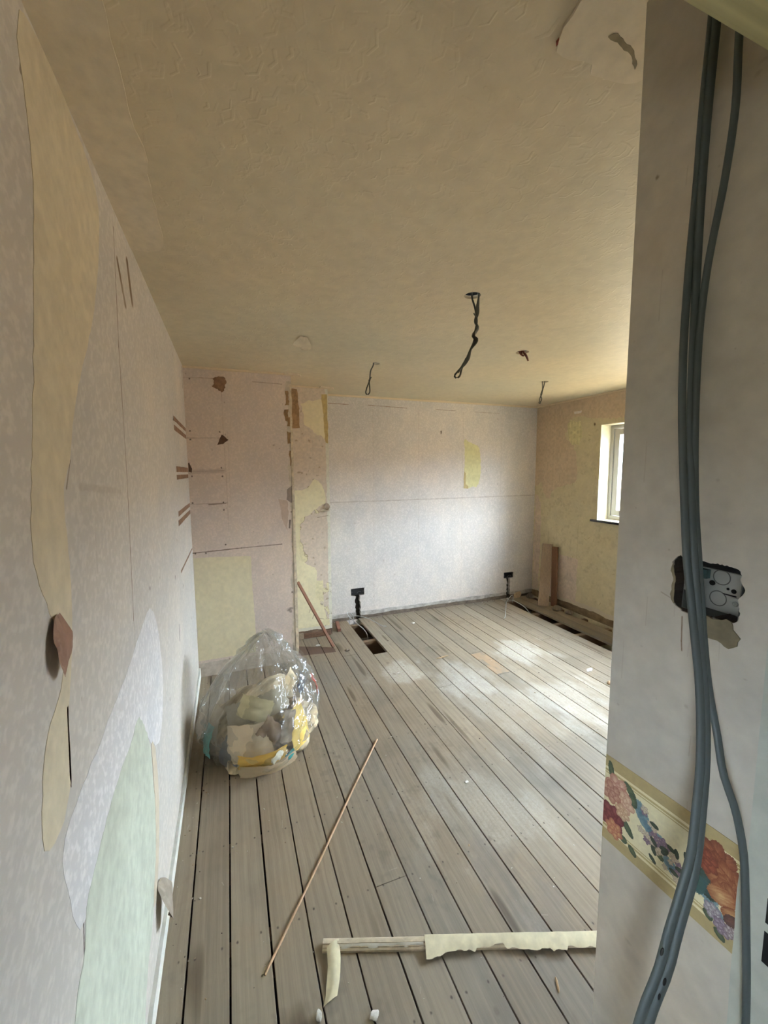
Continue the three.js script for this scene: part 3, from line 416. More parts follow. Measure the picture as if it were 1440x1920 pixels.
// ceiling with round holes cut for lamps
const LAMPS = [[1.309, -1.61, 0.036], [2.1, -2.247, 0.042], [1.294, -2.838, 0.034], [2.889, -2.922, 0.036]];
const ceiling = S(group('ceiling', '', 'ceiling'), 'cream ceiling with brushed textured paint and cut lamp holes', 'ceiling');
{
  const s = new THREE.Shape([V(-0.62, -4.2), V(XR + 0.1, -4.2), V(XR + 0.1, 1.4), V(-0.62, 1.4)].map((p) => new THREE.Vector2(p.x, p.y)));
  for (const [x, z, r] of LAMPS) { const h = new THREE.Path(); h.absellipse(x, z, r, r, 0, Math.PI * 2); s.holes.push(h); }
  meshIn('ceiling_surface', setUV(mapGeo(new THREE.ExtrudeGeometry(s, { depth: 0.014, bevelEnabled: false, curveSegments: 24 }), (a, b, t) => [a, H + t, b]), (x, y, z) => [(x + 0.1) / 4.05, (z + 4.2) / 5.6]), M.ceil, ceiling);
  meshIn('ceiling_void', mergeGeometries([box(-0.62, XR + 0.1, H + 0.15, H + 0.2, -4.2, 1.4)]), M.void, ceiling);
  // strip by the left wall where a cove was taken down, and the loose plaster above the near wall
  patch(ceiling, 'cove_scar', 'ceiling', [[0.0, -0.2], [0.118, -0.2], [0.12, -0.85], [0.115, -1.02], [0.126, -1.22], [0.118, -1.26], [0.108, -1.6], [0.09, -1.66], [0.0, -1.68]], ceilPlaster, { t: 0.004, jag: 0.004, step: 0.05, label: 'paler strip left where a cove was taken down' });
  patch(ceiling, 'loose_plaster', 'ceiling', [[0.861, -0.5], [0.858, -0.645], [0.9, -0.655], [0.94, -0.647], [0.955, -0.66], [1.0, -0.66], [1.06, -0.64], [1.06, -0.5]], ceilPlaster, { t: 0.006, jag: 0.004, step: 0.02, label: 'loose pale plaster patch with a reddish edge' });
  patch(ceiling, 'reddish_crack', 'ceiling', [[0.8605, -0.5], [0.858, -0.648], [0.8545, -0.643], [0.857, -0.5]], terracotta, { t: 0.0045, jag: 0.0006, step: 0.01 });
  patch(ceiling, 'plaster_crack', 'ceiling', [[0.93, -0.6], [0.96, -0.604], [1.0, -0.612], [1.03, -0.628], [1.02, -0.617], [0.995, -0.603], [0.96, -0.595], [0.935, -0.592]], plasterGrey, { t: 0.0066, jag: 0.0015, step: 0.008 });
  flap(ceiling, 'paper_flap', 'ceiling', 0.71, -2.4, 0.1, 0.11, 0.035, 21, ceilPlaster, 'curl of paper hanging from the ceiling');
  patch(ceiling, 'loose_plaster', 'ceiling', [[XA - 0.05, ZA + 0.03], [XA + 0.08, ZA + 0.02], [XA + 0.07, ZA - 0.2], [XA - 0.02, ZA - 0.05]], ceilPlaster, { t: 0.01, jag: 0.012, step: 0.03 });
  patch(ceiling, 'loose_plaster', 'ceiling', [[XM - 0.08, ZM + 0.06], [XM + 0.05, ZM + 0.04], [XM + 0.05, ZM - 0.1], [XM - 0.06, ZM - 0.02]], ceilPlaster, { t: 0.01, jag: 0.012, step: 0.03 });
}

// floor: every board its own mesh, on joists over a dark void
const floor = S(group('floor', '', 'floor'), 'bare floor of worn grey-brown boards with dark open gaps', 'floor');
{
  const R = rng(41), cuts = { 3: [-2.2], 6: [-1.34], 9: [-3.29], 13: [-2.54], 17: [-2.937, -2.54], 20: [-1.74], 23: [-2.937], 11: [-3.232] };
  for (let i = 0; i < 29; i++) {
    let a = edgeX(i), b = edgeX(i + 1); if (i === 0) a = -0.02; if (a > XR) break; b = Math.min(b, XR - 0.1);
    if (b - a < 0.02) continue;
    const g0 = 0.0016 + R() * 0.0022, dy = (R() - 0.5) * 0.0012;
    const zs = [-4.12, ...(cuts[i] ?? []), 1.35];
    for (let k = 0; k + 1 < zs.length; k++) {
      if (i === 11 && k === 0) continue;           // lifted board by the first socket
      if (i === 26) continue;                        // board lifted along the right wall
      const bg = new RoundedBoxGeometry(b - a - 2 * g0, 0.022, zs[k + 1] - zs[k] - 0.0016, 1, 0.0015).translate((a + b) / 2, -0.011 + dy, (zs[k] + zs[k + 1]) / 2);
      meshIn('floorboard', setUV(bg, (x, y, z) => [x / FW, (z - FZ0) / (FZ1 - FZ0)]), M.floor, floor);
    }
  }
  for (const z of JOISTS()) meshIn('joist', box(-0.1, XR + 0.1, -0.17, -0.0225, z - 0.024, z + 0.024), M.joist, floor);
  meshIn('subfloor', box(-0.62, XR + 0.1, -0.3, -0.25, -4.2, 1.4), M.void, floor);
  meshIn('landing_board', box(-0.62, -0.021, -0.022, 0, -0.3, 1.35), flat(0x9a8874, 0.8), floor);
}
// ---------------------------------------------------------------- window, and what stands outside it
const upvc = flat(0xaaa8a2, 0.4);
function casement(name, label, WZ0, WZ1) {
  const w = S(group(name, '', 'window'), label, 'window');
  const x0 = 3.985, x1 = 4.055, zm = (WZ0 + WZ1) / 2, rb = (a, b, c, d, e, f) => new RoundedBoxGeometry(b - a, d - c, f - e, 2, 0.006).translate((a + b) / 2, (c + d) / 2, (e + f) / 2);
  const y0 = WY0 - 0.002;
  meshIn('window_frame', mergeGeometries([rb(x0, x1, y0, WY1, WZ0, WZ0 + 0.042), rb(x0, x1, y0, WY1, WZ1 - 0.042, WZ1), rb(x0, x1, WY1 - 0.042, WY1, WZ0 + 0.036, WZ1 - 0.036), rb(x0, x1, y0, y0 + 0.042, WZ0 + 0.036, WZ1 - 0.036), rb(x0, x1, y0 + 0.036, WY1 - 0.036, zm - 0.03, zm + 0.03)]), upvc, w);
  for (const [a, b] of [[WZ0 + 0.046, zm - 0.034], [zm + 0.034, WZ1 - 0.046]]) {
    const lo = y0 + 0.046, hi = WY1 - 0.046, s = 0.058, sx0 = x0 + 0.008, sx1 = x1 - 0.01;
    const sash = meshIn('sash', mergeGeometries([rb(sx0, sx1, lo, hi, a, a + s), rb(sx0, sx1, lo, hi, b - s, b), rb(sx0, sx1, hi - s, hi, a + s - 0.006, b - s + 0.006), rb(sx0, sx1, lo, lo + s, a + s - 0.006, b - s + 0.006)]), upvc, w);
    meshIn('pane', new THREE.PlaneGeometry(b - a - 2 * s + 0.008, hi - lo - 2 * s + 0.008).rotateY(-Math.PI / 2).translate(x0 + 0.03, (lo + hi) / 2, (a + b) / 2), new THREE.MeshPhysicalMaterial({ color: 0xffffff, roughness: 0, transmission: 1, thickness: 0, ior: 1.5, side: THREE.DoubleSide }), sash);
  }
  meshIn('handle', mergeGeometries([rb(x0 - 0.018, x0 + 0.012, 1.5, 1.53, zm - 0.075, zm - 0.05), rb(x0 - 0.026, x0 - 0.014, 1.42, 1.53, zm - 0.072, zm - 0.053)]), upvc, w);
  const sill = meshIn('window_sill', new RoundedBoxGeometry(0.2, 0.022, WZ1 - WZ0 + 0.11, 2, 0.004).translate(XR + 0.065, WY0 - 0.0115, (WZ0 + WZ1) / 2), flat(0x16110f, 0.25), w); sill.userData.label = 'black shiny window sill board';
}
casement('window_1', 'white framed casement window in the right wall, half hidden by the near wall', WZ0, WZ1);
casement('window_2', 'second white casement window in the right wall, nearer the door', ...W2);
{ // the ground and the house across the way, which keep the low sky out of the room
  struct('ground', box(4.4, 70, -0.62, -0.5, -60, 50), flat(0x6a583e, 0.95), 'brown bare ground outside the window', 'ground');
  const h = S(group('house_opposite', '', 'house'), 'brick house across the way from the window', 'house'), hx = 13, top = 2.0, z0 = -8.5, z1 = 26;
  meshIn('house_wall', box(hx, hx + 8, -0.6, top, z0, z1), tileM([156, 122, 92], 601, 0.12), h);
  const rs = new THREE.Shape([new THREE.Vector2(-0.4, 0), new THREE.Vector2(8.4, 0), new THREE.Vector2(4, 1.2)]);
  meshIn('roof', new THREE.ExtrudeGeometry(rs, { depth: z1 - z0 + 0.6, bevelEnabled: false }).translate(hx, top, z0 - 0.3), flat(0x5a4a42, 0.9), h);
  for (let k = 0; k < 8; k++) meshIn('house_window', box(hx - 0.03, hx + 0.05, 0.7, 2.1, z0 + 2 + k * 4, z0 + 3.6 + k * 4), flat(0x39424a, 0.2), h);
}

// ---------------------------------------------------------------- hanging cables at the near wall
const greyPvc = flat(0x4c5453, 0.5), darkMark = flat(0x121110, 0.8);
function cable(label, pts, a, b, extra = {}) {
  const at = pts[pts.length - 1], g = group('electrical_cable', label, 'cable', at, { group: 'grey cables hanging by the near wall' });
  meshIn('sheath', relative(sweep(pts, a, b, { seg: 140, n: 12, ...extra }), at), greyPvc, g); return [g, at];
}
const CA = [[0.934, 2.355, -0.428], [0.9300, 2.2228, -0.4277], [0.9300, 2.1150, -0.4318], [0.9300, 2.0104, -0.4331], [0.9248, 1.8996, -0.4326], [0.9129, 1.7903, -0.4250], [0.9060, 1.6811, -0.4155], [0.9012, 1.5563, -0.4009], [0.8943, 1.4723, -0.3871], [0.8922, 1.4049, -0.3746], [0.8843, 1.3632, -0.3625], [0.8719, 1.3109, -0.3457], [0.8515, 1.2499, -0.3269], [0.8346, 1.2100, -0.3151], [0.8172, 1.1706, -0.3061], [0.7969, 1.1278, -0.2961], [0.7770, 1.0967, -0.2913], [0.7511, 1.0466, -0.2878], [0.7326, 1.0087, -0.2846], [0.7063, 0.9667, -0.2830], [0.68, 0.84, -0.285], [0.63, 0.66, -0.27], [0.61, 0.4, -0.24], [0.62, 0.12, -0.16], [0.66, 0.008, -0.02], [0.75, 0.007, 0.2]];
const CB = [[0.934, 2.355, -0.421], [0.9300, 2.2148, -0.4211], [0.9300, 2.1095, -0.4245], [0.9300, 2.0059, -0.4257], [0.9300, 1.8969, -0.4246], [0.9300, 1.7914, -0.4226], [0.9284, 1.6823, -0.4179], [0.9220, 1.5555, -0.4037], [0.9150, 1.4700, -0.3898], [0.9115, 1.4014, -0.3777], [0.9020, 1.3590, -0.3661], [0.8888, 1.3057, -0.3494], [0.8688, 1.2433, -0.3304], [0.8517, 1.2026, -0.3185], [0.8347, 1.1622, -0.3093], [0.8147, 1.1184, -0.2991], [0.7970, 1.0865, -0.2933], [0.7718, 1.0351, -0.2894], [0.7534, 0.9964, -0.2861], [0.7266, 0.9533, -0.2846], [0.70, 0.82, -0.288], [0.655, 0.64, -0.275], [0.64, 0.4, -0.245], [0.65, 0.12, -0.165], [0.69, 0.008, -0.02], [0.79, 0.007, 0.2]];
const CC = [[0.934, 2.355, -0.392], [0.9300, 2.1708, -0.3916], [0.9300, 2.0831, -0.3896], [0.9300, 2.0014, -0.3957], [0.9300, 1.8904, -0.4100], [0.9300, 1.8041, -0.4146], [0.9300, 1.6816, -0.4121], [0.9300, 1.5552, -0.4035], [0.9300, 1.4680, -0.3930], [0.9300, 1.3971, -0.3837], [0.9276, 1.3509, -0.3761], [0.9118, 1.2897, -0.3559], [0.9007, 1.2327, -0.3345], [0.8907, 1.1912, -0.3186], [0.8963, 1.1464, -0.3040], [0.9019, 1.0910, -0.2938], [0.9039, 1.0468, -0.2898], [0.9050, 0.9801, -0.2844], [0.9118, 0.8595, -0.2792], [0.916, 0.6, -0.272], [0.916, 0.3, -0.26], [0.91, 0.008, -0.22]];
{
  const side = V(0.92, 0, 0.38), tp = (u) => 1;
  const [ga, aa] = cable('thick grey cable, left of the two that sweep together across the floral border', CA, 0.0055, 0.004, { side });
  const [gb, ab] = cable('thick grey cable, right of the two that sweep together across the floral border', CB, 0.0057, 0.004, { side });
  cable('single grey cable that splits off to the right and runs down the door frame', CC, 0.005, 0.0036, { side });
  const nick = (g, at, p, s) => { const n = new THREE.SphereGeometry(1, 12, 8).scale(s * 0.7, s * 1.5, s * 0.5); meshIn('scuff', relative(n.rotateZ(-0.3).translate(...p), at), darkMark, g); };
  nick(ga, aa, [0.7361, 1.0328, -0.2841], 0.0032); nick(gb, ab, [0.7428, 0.9906, -0.2828], 0.0032); nick(gb, ab, [0.7339, 0.9756, -0.2821], 0.0026);
}
// border strip of printed flowers round the near wall
{
  const T = new Tex(900, 700, ZP, ZJ, 0.876, 1.062), R = rng(77);
  const bot = (z) => 0.879 + (z - ZP) * 0.055, top = (z) => 1.053 + (z - ZP) * 0.045;
  T.fill((z, y, c) => {
    const t = (y - bot(z)) / (top(z) - bot(z)), n = 1 + 0.08 * (fbm(z * 160, y * 160, 3, 3) - 0.5), g = t < 0.13 || t > 0.87, l = Math.abs(t - 0.17) < 0.012 || Math.abs(t - 0.83) < 0.012 || Math.abs(t - 0.2) < 0.006 || Math.abs(t - 0.8) < 0.006;
    const k = g ? [176, 158, 112] : l ? [186, 168, 118] : [226, 216, 178]; for (let i = 0; i < 3; i++) c[i] = k[i] * n;
  });
  const el = (z, y, rz, ry, rot, a, b, s, al = 0.95) => { // a petal or leaf: colour a at its heart, b at its rim, with brushed veins
    const m = Math.max(rz, ry) * 1.2, cs = Math.cos(rot), sn = Math.sin(rot);
    T.region(z - m, z + m, y - m, y + m, (px, py) => { const u = ((px - z) * cs + (py - y) * sn) / rz, v = (-(px - z) * sn + (py - y) * cs) / ry, d = Math.hypot(u, v) + 0.16 * (noise(px * 900, py * 900, s) - 0.5); if (d > 1) return null; const k = clamp(d * 0.9 + 0.5 * (noise(u * 2.5, v * 9, s + 5) - 0.5), 0, 1); return [a[0] + (b[0] - a[0]) * k, a[1] + (b[1] - a[1]) * k, a[2] + (b[2] - a[2]) * k, al]; });
  };
  const flower = (z, y, r, n, a, b, s, cz) => { for (let k = 0; k < n; k++) { const t = k / n * 6.283 + s; el(z + Math.cos(t) * r * 0.55, y + Math.sin(t) * r * 0.55, r * 0.58, r * 0.42, t, a, b, s * 10 + k); } for (let k = 0; k < n - 1; k++) { const t = k / (n - 1) * 6.283 + s + 0.5; el(z + Math.cos(t) * r * 0.22, y + Math.sin(t) * r * 0.22, r * 0.34, r * 0.25, t, a, b, s * 20 + k); } if (cz) el(z, y, r * 0.16, r * 0.16, 0, cz, a, s * 30); };
  const G1 = [62, 76, 58], G2 = [92, 104, 76], BL1 = [78, 106, 122], BL2 = [122, 146, 152], TE = [54, 86, 88], DK = [50, 58, 46];
  // ribbon of slate blue leaves behind
  for (const [z, y, rz, ry, ro] of [[-0.462, 0.99, 0.012, 0.024, 0.5], [-0.446, 0.975, 0.012, 0.02, 0.9], [-0.43, 0.968, 0.014, 0.012, 0.2], [-0.405, 0.94, 0.02, 0.011, -0.6], [-0.378, 0.946, 0.018, 0.012, 0.2], [-0.356, 0.953, 0.02, 0.014, -0.4], [-0.342, 0.932, 0.016, 0.012, -0.7]]) el(z, y, rz, ry, ro, BL1, BL2, z * 900 | 0);
  for (const [z, y, rz, ry, ro] of [[-0.527, 1.028, 0.006, 0.018, 0.2], [-0.487, 1.016, 0.016, 0.007, -0.7], [-0.48, 1.002, 0.008, 0.013, 0.3], [-0.489, 0.942, 0.018, 0.007, -0.8], [-0.495, 0.912, 0.008, 0.007, 0], [-0.476, 0.905, 0.01, 0.006, -0.7], [-0.333, 0.903, 0.009, 0.006, -0.6], [-0.35, 0.918, 0.008, 0.006, -0.6], [-0.43, 0.945, 0.012, 0.006, -0.7]]) el(z, y, rz, ry, ro, G2, G1, (z * 700 | 0) + 3);
  el(-0.355, 0.965, 0.016, 0.022, 0.4, TE, DK, 8); el(-0.37, 0.955, 0.014, 0.018, 0.2, [64, 92, 84], TE, 9);
  flower(-0.512, 1.0, 0.024, 6, [222, 190, 166], [176, 120, 104], 1); flower(-0.497, 0.985, 0.019, 6, [228, 204, 174], [186, 140, 118], 2); flower(-0.525, 0.985, 0.02, 6, [206, 166, 142], [158, 104, 88], 7);
  flower(-0.522, 0.935, 0.025, 7, [146, 78, 76], [104, 46, 52], 3); flower(-0.515, 0.915, 0.017, 6, [210, 166, 118], [168, 100, 82], 4); flower(-0.5, 0.962, 0.014, 6, [224, 200, 166], [180, 140, 110], 5);
  for (let k = 0; k < 34; k++) { const t = R(), z = -0.462 + 0.07 * t + 0.012 * (R() - 0.5), y = 0.985 - 0.05 * t + 0.05 * (R() - 0.5), li = R() < 0.5; flower(z, y, 0.0045 + 0.004 * R(), 5, li ? [212, 200, 178] : [150, 126, 138], li ? [168, 148, 124] : [104, 84, 100], k + 20, [196, 174, 110]); }
  for (let k = 0; k < 12; k++) el(-0.455 + 0.075 * R(), 0.992 - 0.07 * R(), 0.004, 0.008, R() * 3, G1, DK, k + 70);
  flower(-0.345, 1.012, 0.03, 8, [156, 94, 64], [112, 58, 42], 11); flower(-0.328, 0.99, 0.028, 8, [172, 118, 80], [124, 68, 46], 12); flower(-0.36, 1.002, 0.018, 7, [160, 88, 62], [110, 54, 42], 13); el(-0.335, 0.965, 0.02, 0.014, 0.5, [206, 170, 120], [150, 88, 56], 14); el(-0.32, 0.95, 0.016, 0.01, 0.6, [190, 146, 98], [130, 74, 48], 15);
  flower(-0.344, 0.93, 0.012, 7, [206, 200, 196], [122, 108, 120], 16); flower(-0.33, 0.918, 0.012, 7, [176, 160, 170], [110, 92, 106], 17); flower(-0.318, 0.922, 0.01, 6, [200, 190, 186], [116, 98, 104], 18); el(-0.32, 0.94, 0.012, 0.008, 0.8, [110, 76, 66], [74, 52, 50], 19);
  const g = patchGeo('pier', [[ZP + 0.0005, 0.879], [ZP + 0.0005, 1.053], [-0.43, 1.058], [ZJ, 1.0635], [ZJ, 0.892], [-0.43, 0.885]], 0.0008, 0, 1, 1);
  const m = meshIn('wallpaper_border', setUV(g, (x, y, z) => [(z - ZP) / (ZJ - ZP), (y - 0.876) / 0.186]), std({ map: T.texture(), roughness: 0.7 }), wallFront); m.userData.label = 'printed floral wallpaper border between gold bands';
}

// ---------------------------------------------------------------- socket boxes
const zinc = std({ color: 0xa9aca8, roughness: 0.45, metalness: 0.7 }), zincDull = std({ color: 0x6a6c68, roughness: 0.6, metalness: 0.6 }), hole = flat(0x050505, 1);
{
  const at = [XP + 0.042, 1.4185, -0.385], g = group('back_box', 'metal socket back box sunk in the hole behind the hanging cables', 'socket box', at), w = 0.078, h = 0.074, d = 0.036;
  g.rotation.x = 0.03;
  const B = (n, m, a, b, c, e, f, k, p = g) => meshIn(n, box(a, b, c, e, f, k), m, p);
  B('back_plate', zinc, -0.002, 0, -h / 2, h / 2, -w / 2, w / 2);
  B('side', zincDull, -d, 0, h / 2 - 0.0012, h / 2, -w / 2, w / 2); B('side', zincDull, -d, 0, -h / 2, -h / 2 + 0.0012, -w / 2, w / 2); B('side', zincDull, -d, 0, -h / 2, h / 2, -w / 2, -w / 2 + 0.0012); B('side', zincDull, -d, 0, -h / 2, h / 2, w / 2 - 0.0012, w / 2);
  for (const s of [-1, 1]) { const l = B('lug', zinc, -d, -d + 0.0015, -0.011 - 0.004 * s, 0.005 - 0.004 * s, s > 0 ? w / 2 - 0.011 : -w / 2, s > 0 ? w / 2 : -w / 2 + 0.011); meshIn('screw', new THREE.TorusGeometry(0.0028, 0.0011, 8, 16).rotateY(Math.PI / 2).translate(-d - 0.0008, -0.003 - 0.004 * s, s * (w / 2 - 0.0055)), zinc, l); }
  for (const [y, z] of [[0.018, -0.006], [-0.016, -0.008]]) meshIn('knockout', new THREE.TorusGeometry(0.0115, 0.0007, 6, 32).rotateY(Math.PI / 2).translate(-0.0022, y, z), zincDull, g);
  for (const [y, z, r] of [[0.006, -0.018, 0.0042], [0.001, 0.012, 0.0034], [0.0025, 0.004, 0.0018], [-0.02, -0.03, 0.003]]) meshIn('fixing_hole', new THREE.CylinderGeometry(r, r, 0.0008, 16).rotateZ(Math.PI / 2).translate(-0.0024, y, z), hole, g);
  B('fixing_slot', hole, -0.0028, -0.002, -0.0072, -0.0056, -0.002, 0.016);
  B('grommet', flat(0x3f5654, 0.6), -0.012, -0.002, 0.012, 0.026, -0.034, -0.022);
}
const steel = std({ color: 0x3c3d3f, roughness: 0.6, metalness: 0.3 });
for (const [c, label] of [[chases[0], 'dark socket back box low on the back wall beside the stepped wall'], [chases[1], 'dark socket back box low on the back wall near the right corner']]) {
  const [x0, x1, y0, y1] = c.box, at = [(x0 + x1) / 2, y0, ZB], g = group('socket_box', label, 'socket box', at), w = x1 - x0 - 0.012, h = y1 - y0 - 0.01;
  const B = (n, a, b, cc, d, e, f) => meshIn(n, box(a, b, cc, d, e, f), steel, g);
  B('back_plate', -w / 2, w / 2, 0.005, 0.005 + h, -0.036, -0.034); B('side', -w / 2, w / 2, 0.005, 0.0065, -0.034, -0.002); B('side', -w / 2, w / 2, 0.0035 + h, 0.005 + h, -0.034, -0.002); B('side', -w / 2, -w / 2 + 0.0015, 0.005, 0.005 + h, -0.034, -0.002); B('side', w / 2 - 0.0015, w / 2, 0.005, 0.005 + h, -0.034, -0.002);
  for (const s of [-1, 1]) meshIn('lug', box(s * (w / 2 - 0.005) - 0.005, s * (w / 2 - 0.005) + 0.005, 0.004 + h / 2 - 0.005, 0.004 + h / 2 + 0.005, -0.004, -0.0022), zincDull, g);
  meshIn('conductor', sweep([[0, 0.01, -0.03], [0.01, 0.03, -0.014], [0.03, 0.035, -0.012], [0.045, 0.02, -0.02]], 0.003, 0.003, { seg: 20, n: 6 }), flat(0x777a7c, 0.6), g);
}
// white cables looping out of the floor
const whitePvc = flat(0xb4b6b2, 0.5);
function floorCable(label, pts) { const at = pts[0], g = group('floor_cable', label, 'cable', at, { group: 'pale cables at the open floor gaps' }); meshIn('sheath', relative(sweep(pts, 0.0042, 0.0028, { seg: 60, n: 8, side: V(0.7, 0, 0.7) }), at), whitePvc, g); }
floorCable('pale cable loop dipping back into the floor gap by the left socket', [[1.45, -0.1, -4.03], [1.45, 0.0, -4.0], [1.44, 0.076, -4.0], [1.402, 0.122, -4.0], [1.373, 0.129, -3.98], [1.376, 0.103, -3.95], [1.404, 0.077, -3.9], [1.435, 0.054, -3.82], [1.48, 0.016, -3.72], [1.49, -0.02, -3.68], [1.49, -0.1, -3.65]]);
floorCable('pale cable arching from the left socket onto the boards', [[1.42, -0.1, -4.03], [1.41, 0.0, -4.03], [1.415, 0.05, -4.02], [1.459, 0.092, -3.95], [1.556, 0.076, -3.9], [1.634, 0.041, -3.83], [1.69, 0.012, -3.79], [1.731, 0.005, -3.776]]);
floorCable('pale cable arching onto the boards by the right socket', [[3.46, -0.08, -4.0], [3.462, 0.03, -3.97], [3.42, 0.088, -3.93], [3.318, 0.1, -3.85], [3.237, 0.071, -3.8], [3.15, 0.03, -3.7], [3.02, 0.008, -3.54], [2.992, 0.005, -3.52]]);
floorCable('pale cable curving down into the long gap by the right socket', [[3.31, 0.005, -3.93], [3.319, 0.06, -3.88], [3.345, 0.068, -3.82], [3.376, 0.05, -3.78], [3.40, 0.02, -3.68], [3.42, -0.04, -3.62], [3.43, -0.12, -3.58]]);

// ---------------------------------------------------------------- cables hanging from the ceiling
const oldGrey = flat(0x4a4a40, 0.6);
function hanging(label, at, parts) { const g = group('ceiling_cable', label, 'cable', at); for (const [n, pts, a, b, o] of parts) meshIn(n, relative(sweep(pts, a, b, { seg: 60, n: 8, side: V(0.93, 0, 0.36), ...o }), at), oldGrey, g); return g; }
hanging('long twisted grey cable loop hanging from the nearest ceiling hole', [1.309, H, -1.61], [
  ['strand', [[1.312, 2.43, -1.619], [1.312, 2.3577, -1.6188], [1.3212, 2.3157, -1.6106], [1.3263, 2.2806, -1.6048], [1.3270, 2.2456, -1.6006], [1.3163, 2.1991, -1.5996], [1.3128, 2.1688, -1.5975], [1.2909, 2.1176, -1.6001], [1.2668, 2.0664, -1.6036], [1.2390, 2.0316, -1.6103], [1.2251, 2.0130, -1.6135], [1.2334, 2.0036, -1.6093], [1.2470, 2.0129, -1.6052], [1.2546, 2.0385, -1.6051], [1.2621, 2.0594, -1.6046], [1.275, 2.09, -1.598]], 0.0042, 0.003, {}],
  ['strand', [[1.335, 2.43, -1.606], [1.338, 2.36, -1.6059], [1.3333, 2.3156, -1.6056], [1.3275, 2.2806, -1.6], [1.322, 2.25, -1.606], [1.332, 2.225, -1.597], [1.314, 2.19, -1.606], [1.322, 2.168, -1.592], [1.302, 2.13, -1.605], [1.283, 2.09, -1.597], [1.262, 2.055, -1.61], [1.24, 2.03, -1.605]], 0.0085, 0.0042, { twist: 11 }],
  ['tail', [[1.327, 2.262, -1.602], [1.318, 2.272, -1.598], [1.307, 2.281, -1.595]], 0.003, 0.0025, {}],
]);
hanging('thin grey cable loop hanging near the back wall, left of the ceiling', [1.294, H, -2.838], [
  ['strand', [[1.286, 2.43, -2.85], [1.2858, 2.3563, -2.8551], [1.2661, 2.3144, -2.8579], [1.2562, 2.2496, -2.8545], [1.2318, 2.1810, -2.8561], [1.2270, 2.1543, -2.8550], [1.2373, 2.1428, -2.8498], [1.2523, 2.1580, -2.8458], [1.2541, 2.1999, -2.8498], [1.2526, 2.2496, -2.8558]], 0.0045, 0.0035, {}],
  ['tail', [[1.254, 2.235, -2.853], [1.262, 2.26, -2.848], [1.268, 2.268, -2.848]], 0.004, 0.003, {}],
]);
hanging('short bundled grey cable hanging near the far right corner of the ceiling', [2.889, H, -2.922], [
  ['strand', [[2.872, 2.43, -2.927], [2.8751, 2.3554, -2.9271], [2.8726, 2.2952, -2.9214], [2.8576, 2.2490, -2.9220], [2.862, 2.21, -2.915], [2.8503, 2.1795, -2.9170]], 0.004, 0.003, {}],
  ['strand', [[2.9, 2.43, -2.922], [2.8952, 2.3554, -2.9222], [2.8773, 2.2921, -2.9209], [2.86, 2.25, -2.913], [2.853, 2.22, -2.925], [2.8465, 2.1934, -2.9200], [2.838, 2.176, -2.92], [2.85, 2.172, -2.912]], 0.0045, 0.0032, { twist: 9 }],
]);
{ // grey caps of old ceiling roses round the two outer holes
  const brownWire = flat(0x6a2f22, 0.6), copper = flat(0x7a4a34, 0.7), at = [2.1, H, -2.247], g = group('ceiling_wires', 'red-brown wires poking out of a small dark ceiling hole', 'wires', at);
  for (const [pts, m] of [[[[2.09, 2.41, -2.25], [2.092, 2.36, -2.246], [2.085, 2.34, -2.235], [2.09, 2.33, -2.22]], brownWire], [[[2.11, 2.41, -2.25], [2.108, 2.355, -2.24], [2.125, 2.33, -2.235], [2.138, 2.305, -2.232]], copper], [[[2.1, 2.41, -2.24], [2.1, 2.36, -2.236], [2.115, 2.342, -2.23], [2.13, 2.318, -2.23]], brownWire], [[[2.08, 2.41, -2.26], [2.075, 2.355, -2.24], [2.078, 2.335, -2.225]], brownWire]]) meshIn('wire', relative(sweep(pts, 0.006, 0.005, { seg: 20, n: 7 }), at), m, g);
}

// ---------------------------------------------------------------- timber lying about
const woodTan = tileM([186, 152, 120], 611, 0.12, 0.7, 1), woodRed = tileM([128, 88, 66], 613, 0.2, 0.7), woodGrey = tileM([150, 130, 110], 615, 0.14, 0.8);
{
  const at = [1.04, 0.005, -2.148], g = group('cane', 'thin straight tan cane lying diagonally on the floorboards', 'cane', at);
  meshIn('cane_shaft', relative(sweep([[1.04, 0.0058, -2.148], [0.8, 0.0055, -1.836], [0.56, 0.005, -1.516], [0.32, 0.0045, -1.205]], 0.0056, 0.0056, { seg: 40, n: 8, taper: (u) => 1 - 0.2 * u }), at), woodTan, g);
  for (const u of [0.3, 0.62]) meshIn('cane_node', relative(new THREE.TorusGeometry(0.0048, 0.0013, 6, 12).rotateY(Math.atan2(0.72, 0.943) * -1 + Math.PI).translate(1.04 - 0.72 * u, 0.0056, -2.148 + 0.943 * u), at), woodTan, g);
}
function batten(name, label, a, b, w, t, mat) { // a squared length of timber from a to b
  const A = V(...a), Bv = V(...b), d = Bv.clone().sub(A), L = d.length(), g = group(name, label, 'timber', a); const m = meshIn('timber_length', new RoundedBoxGeometry(w, L, t, 2, Math.min(w, t) * 0.18).translate(0, L / 2, 0), mat, g);
  const y = d.normalize(), z = (name === 'leaning_plank' ? V(-0.5, 0.1, 0.86) : V(0.35, 0.1, 0.93)); z.addScaledVector(y, -z.dot(y)).normalize(); const x = y.clone().cross(z); m.quaternion.setFromRotationMatrix(new THREE.Matrix4().makeBasis(x, y, z)); return [g, m, L];
}
{
  const [g, m, L] = batten('wooden_batten', 'reddish brown batten leaning against the stepped wall', [1.104, 0.008, -3.487], [0.842, 0.565, -3.776], 0.026, 0.02, woodRed);
  for (const [y, s, r] of [[L * 0.47, -1, 0.7], [L * 0.56, -1, 0.9], [L * 0.42, 1, -0.9]]) meshIn('nail', new THREE.CylinderGeometry(0.0022, 0.0016, 0.05, 8).rotateZ(s * 0.9).translate(s * 0.03, y + r * 0.012, 0), flat(0x5b4a38, 0.6), m);
}
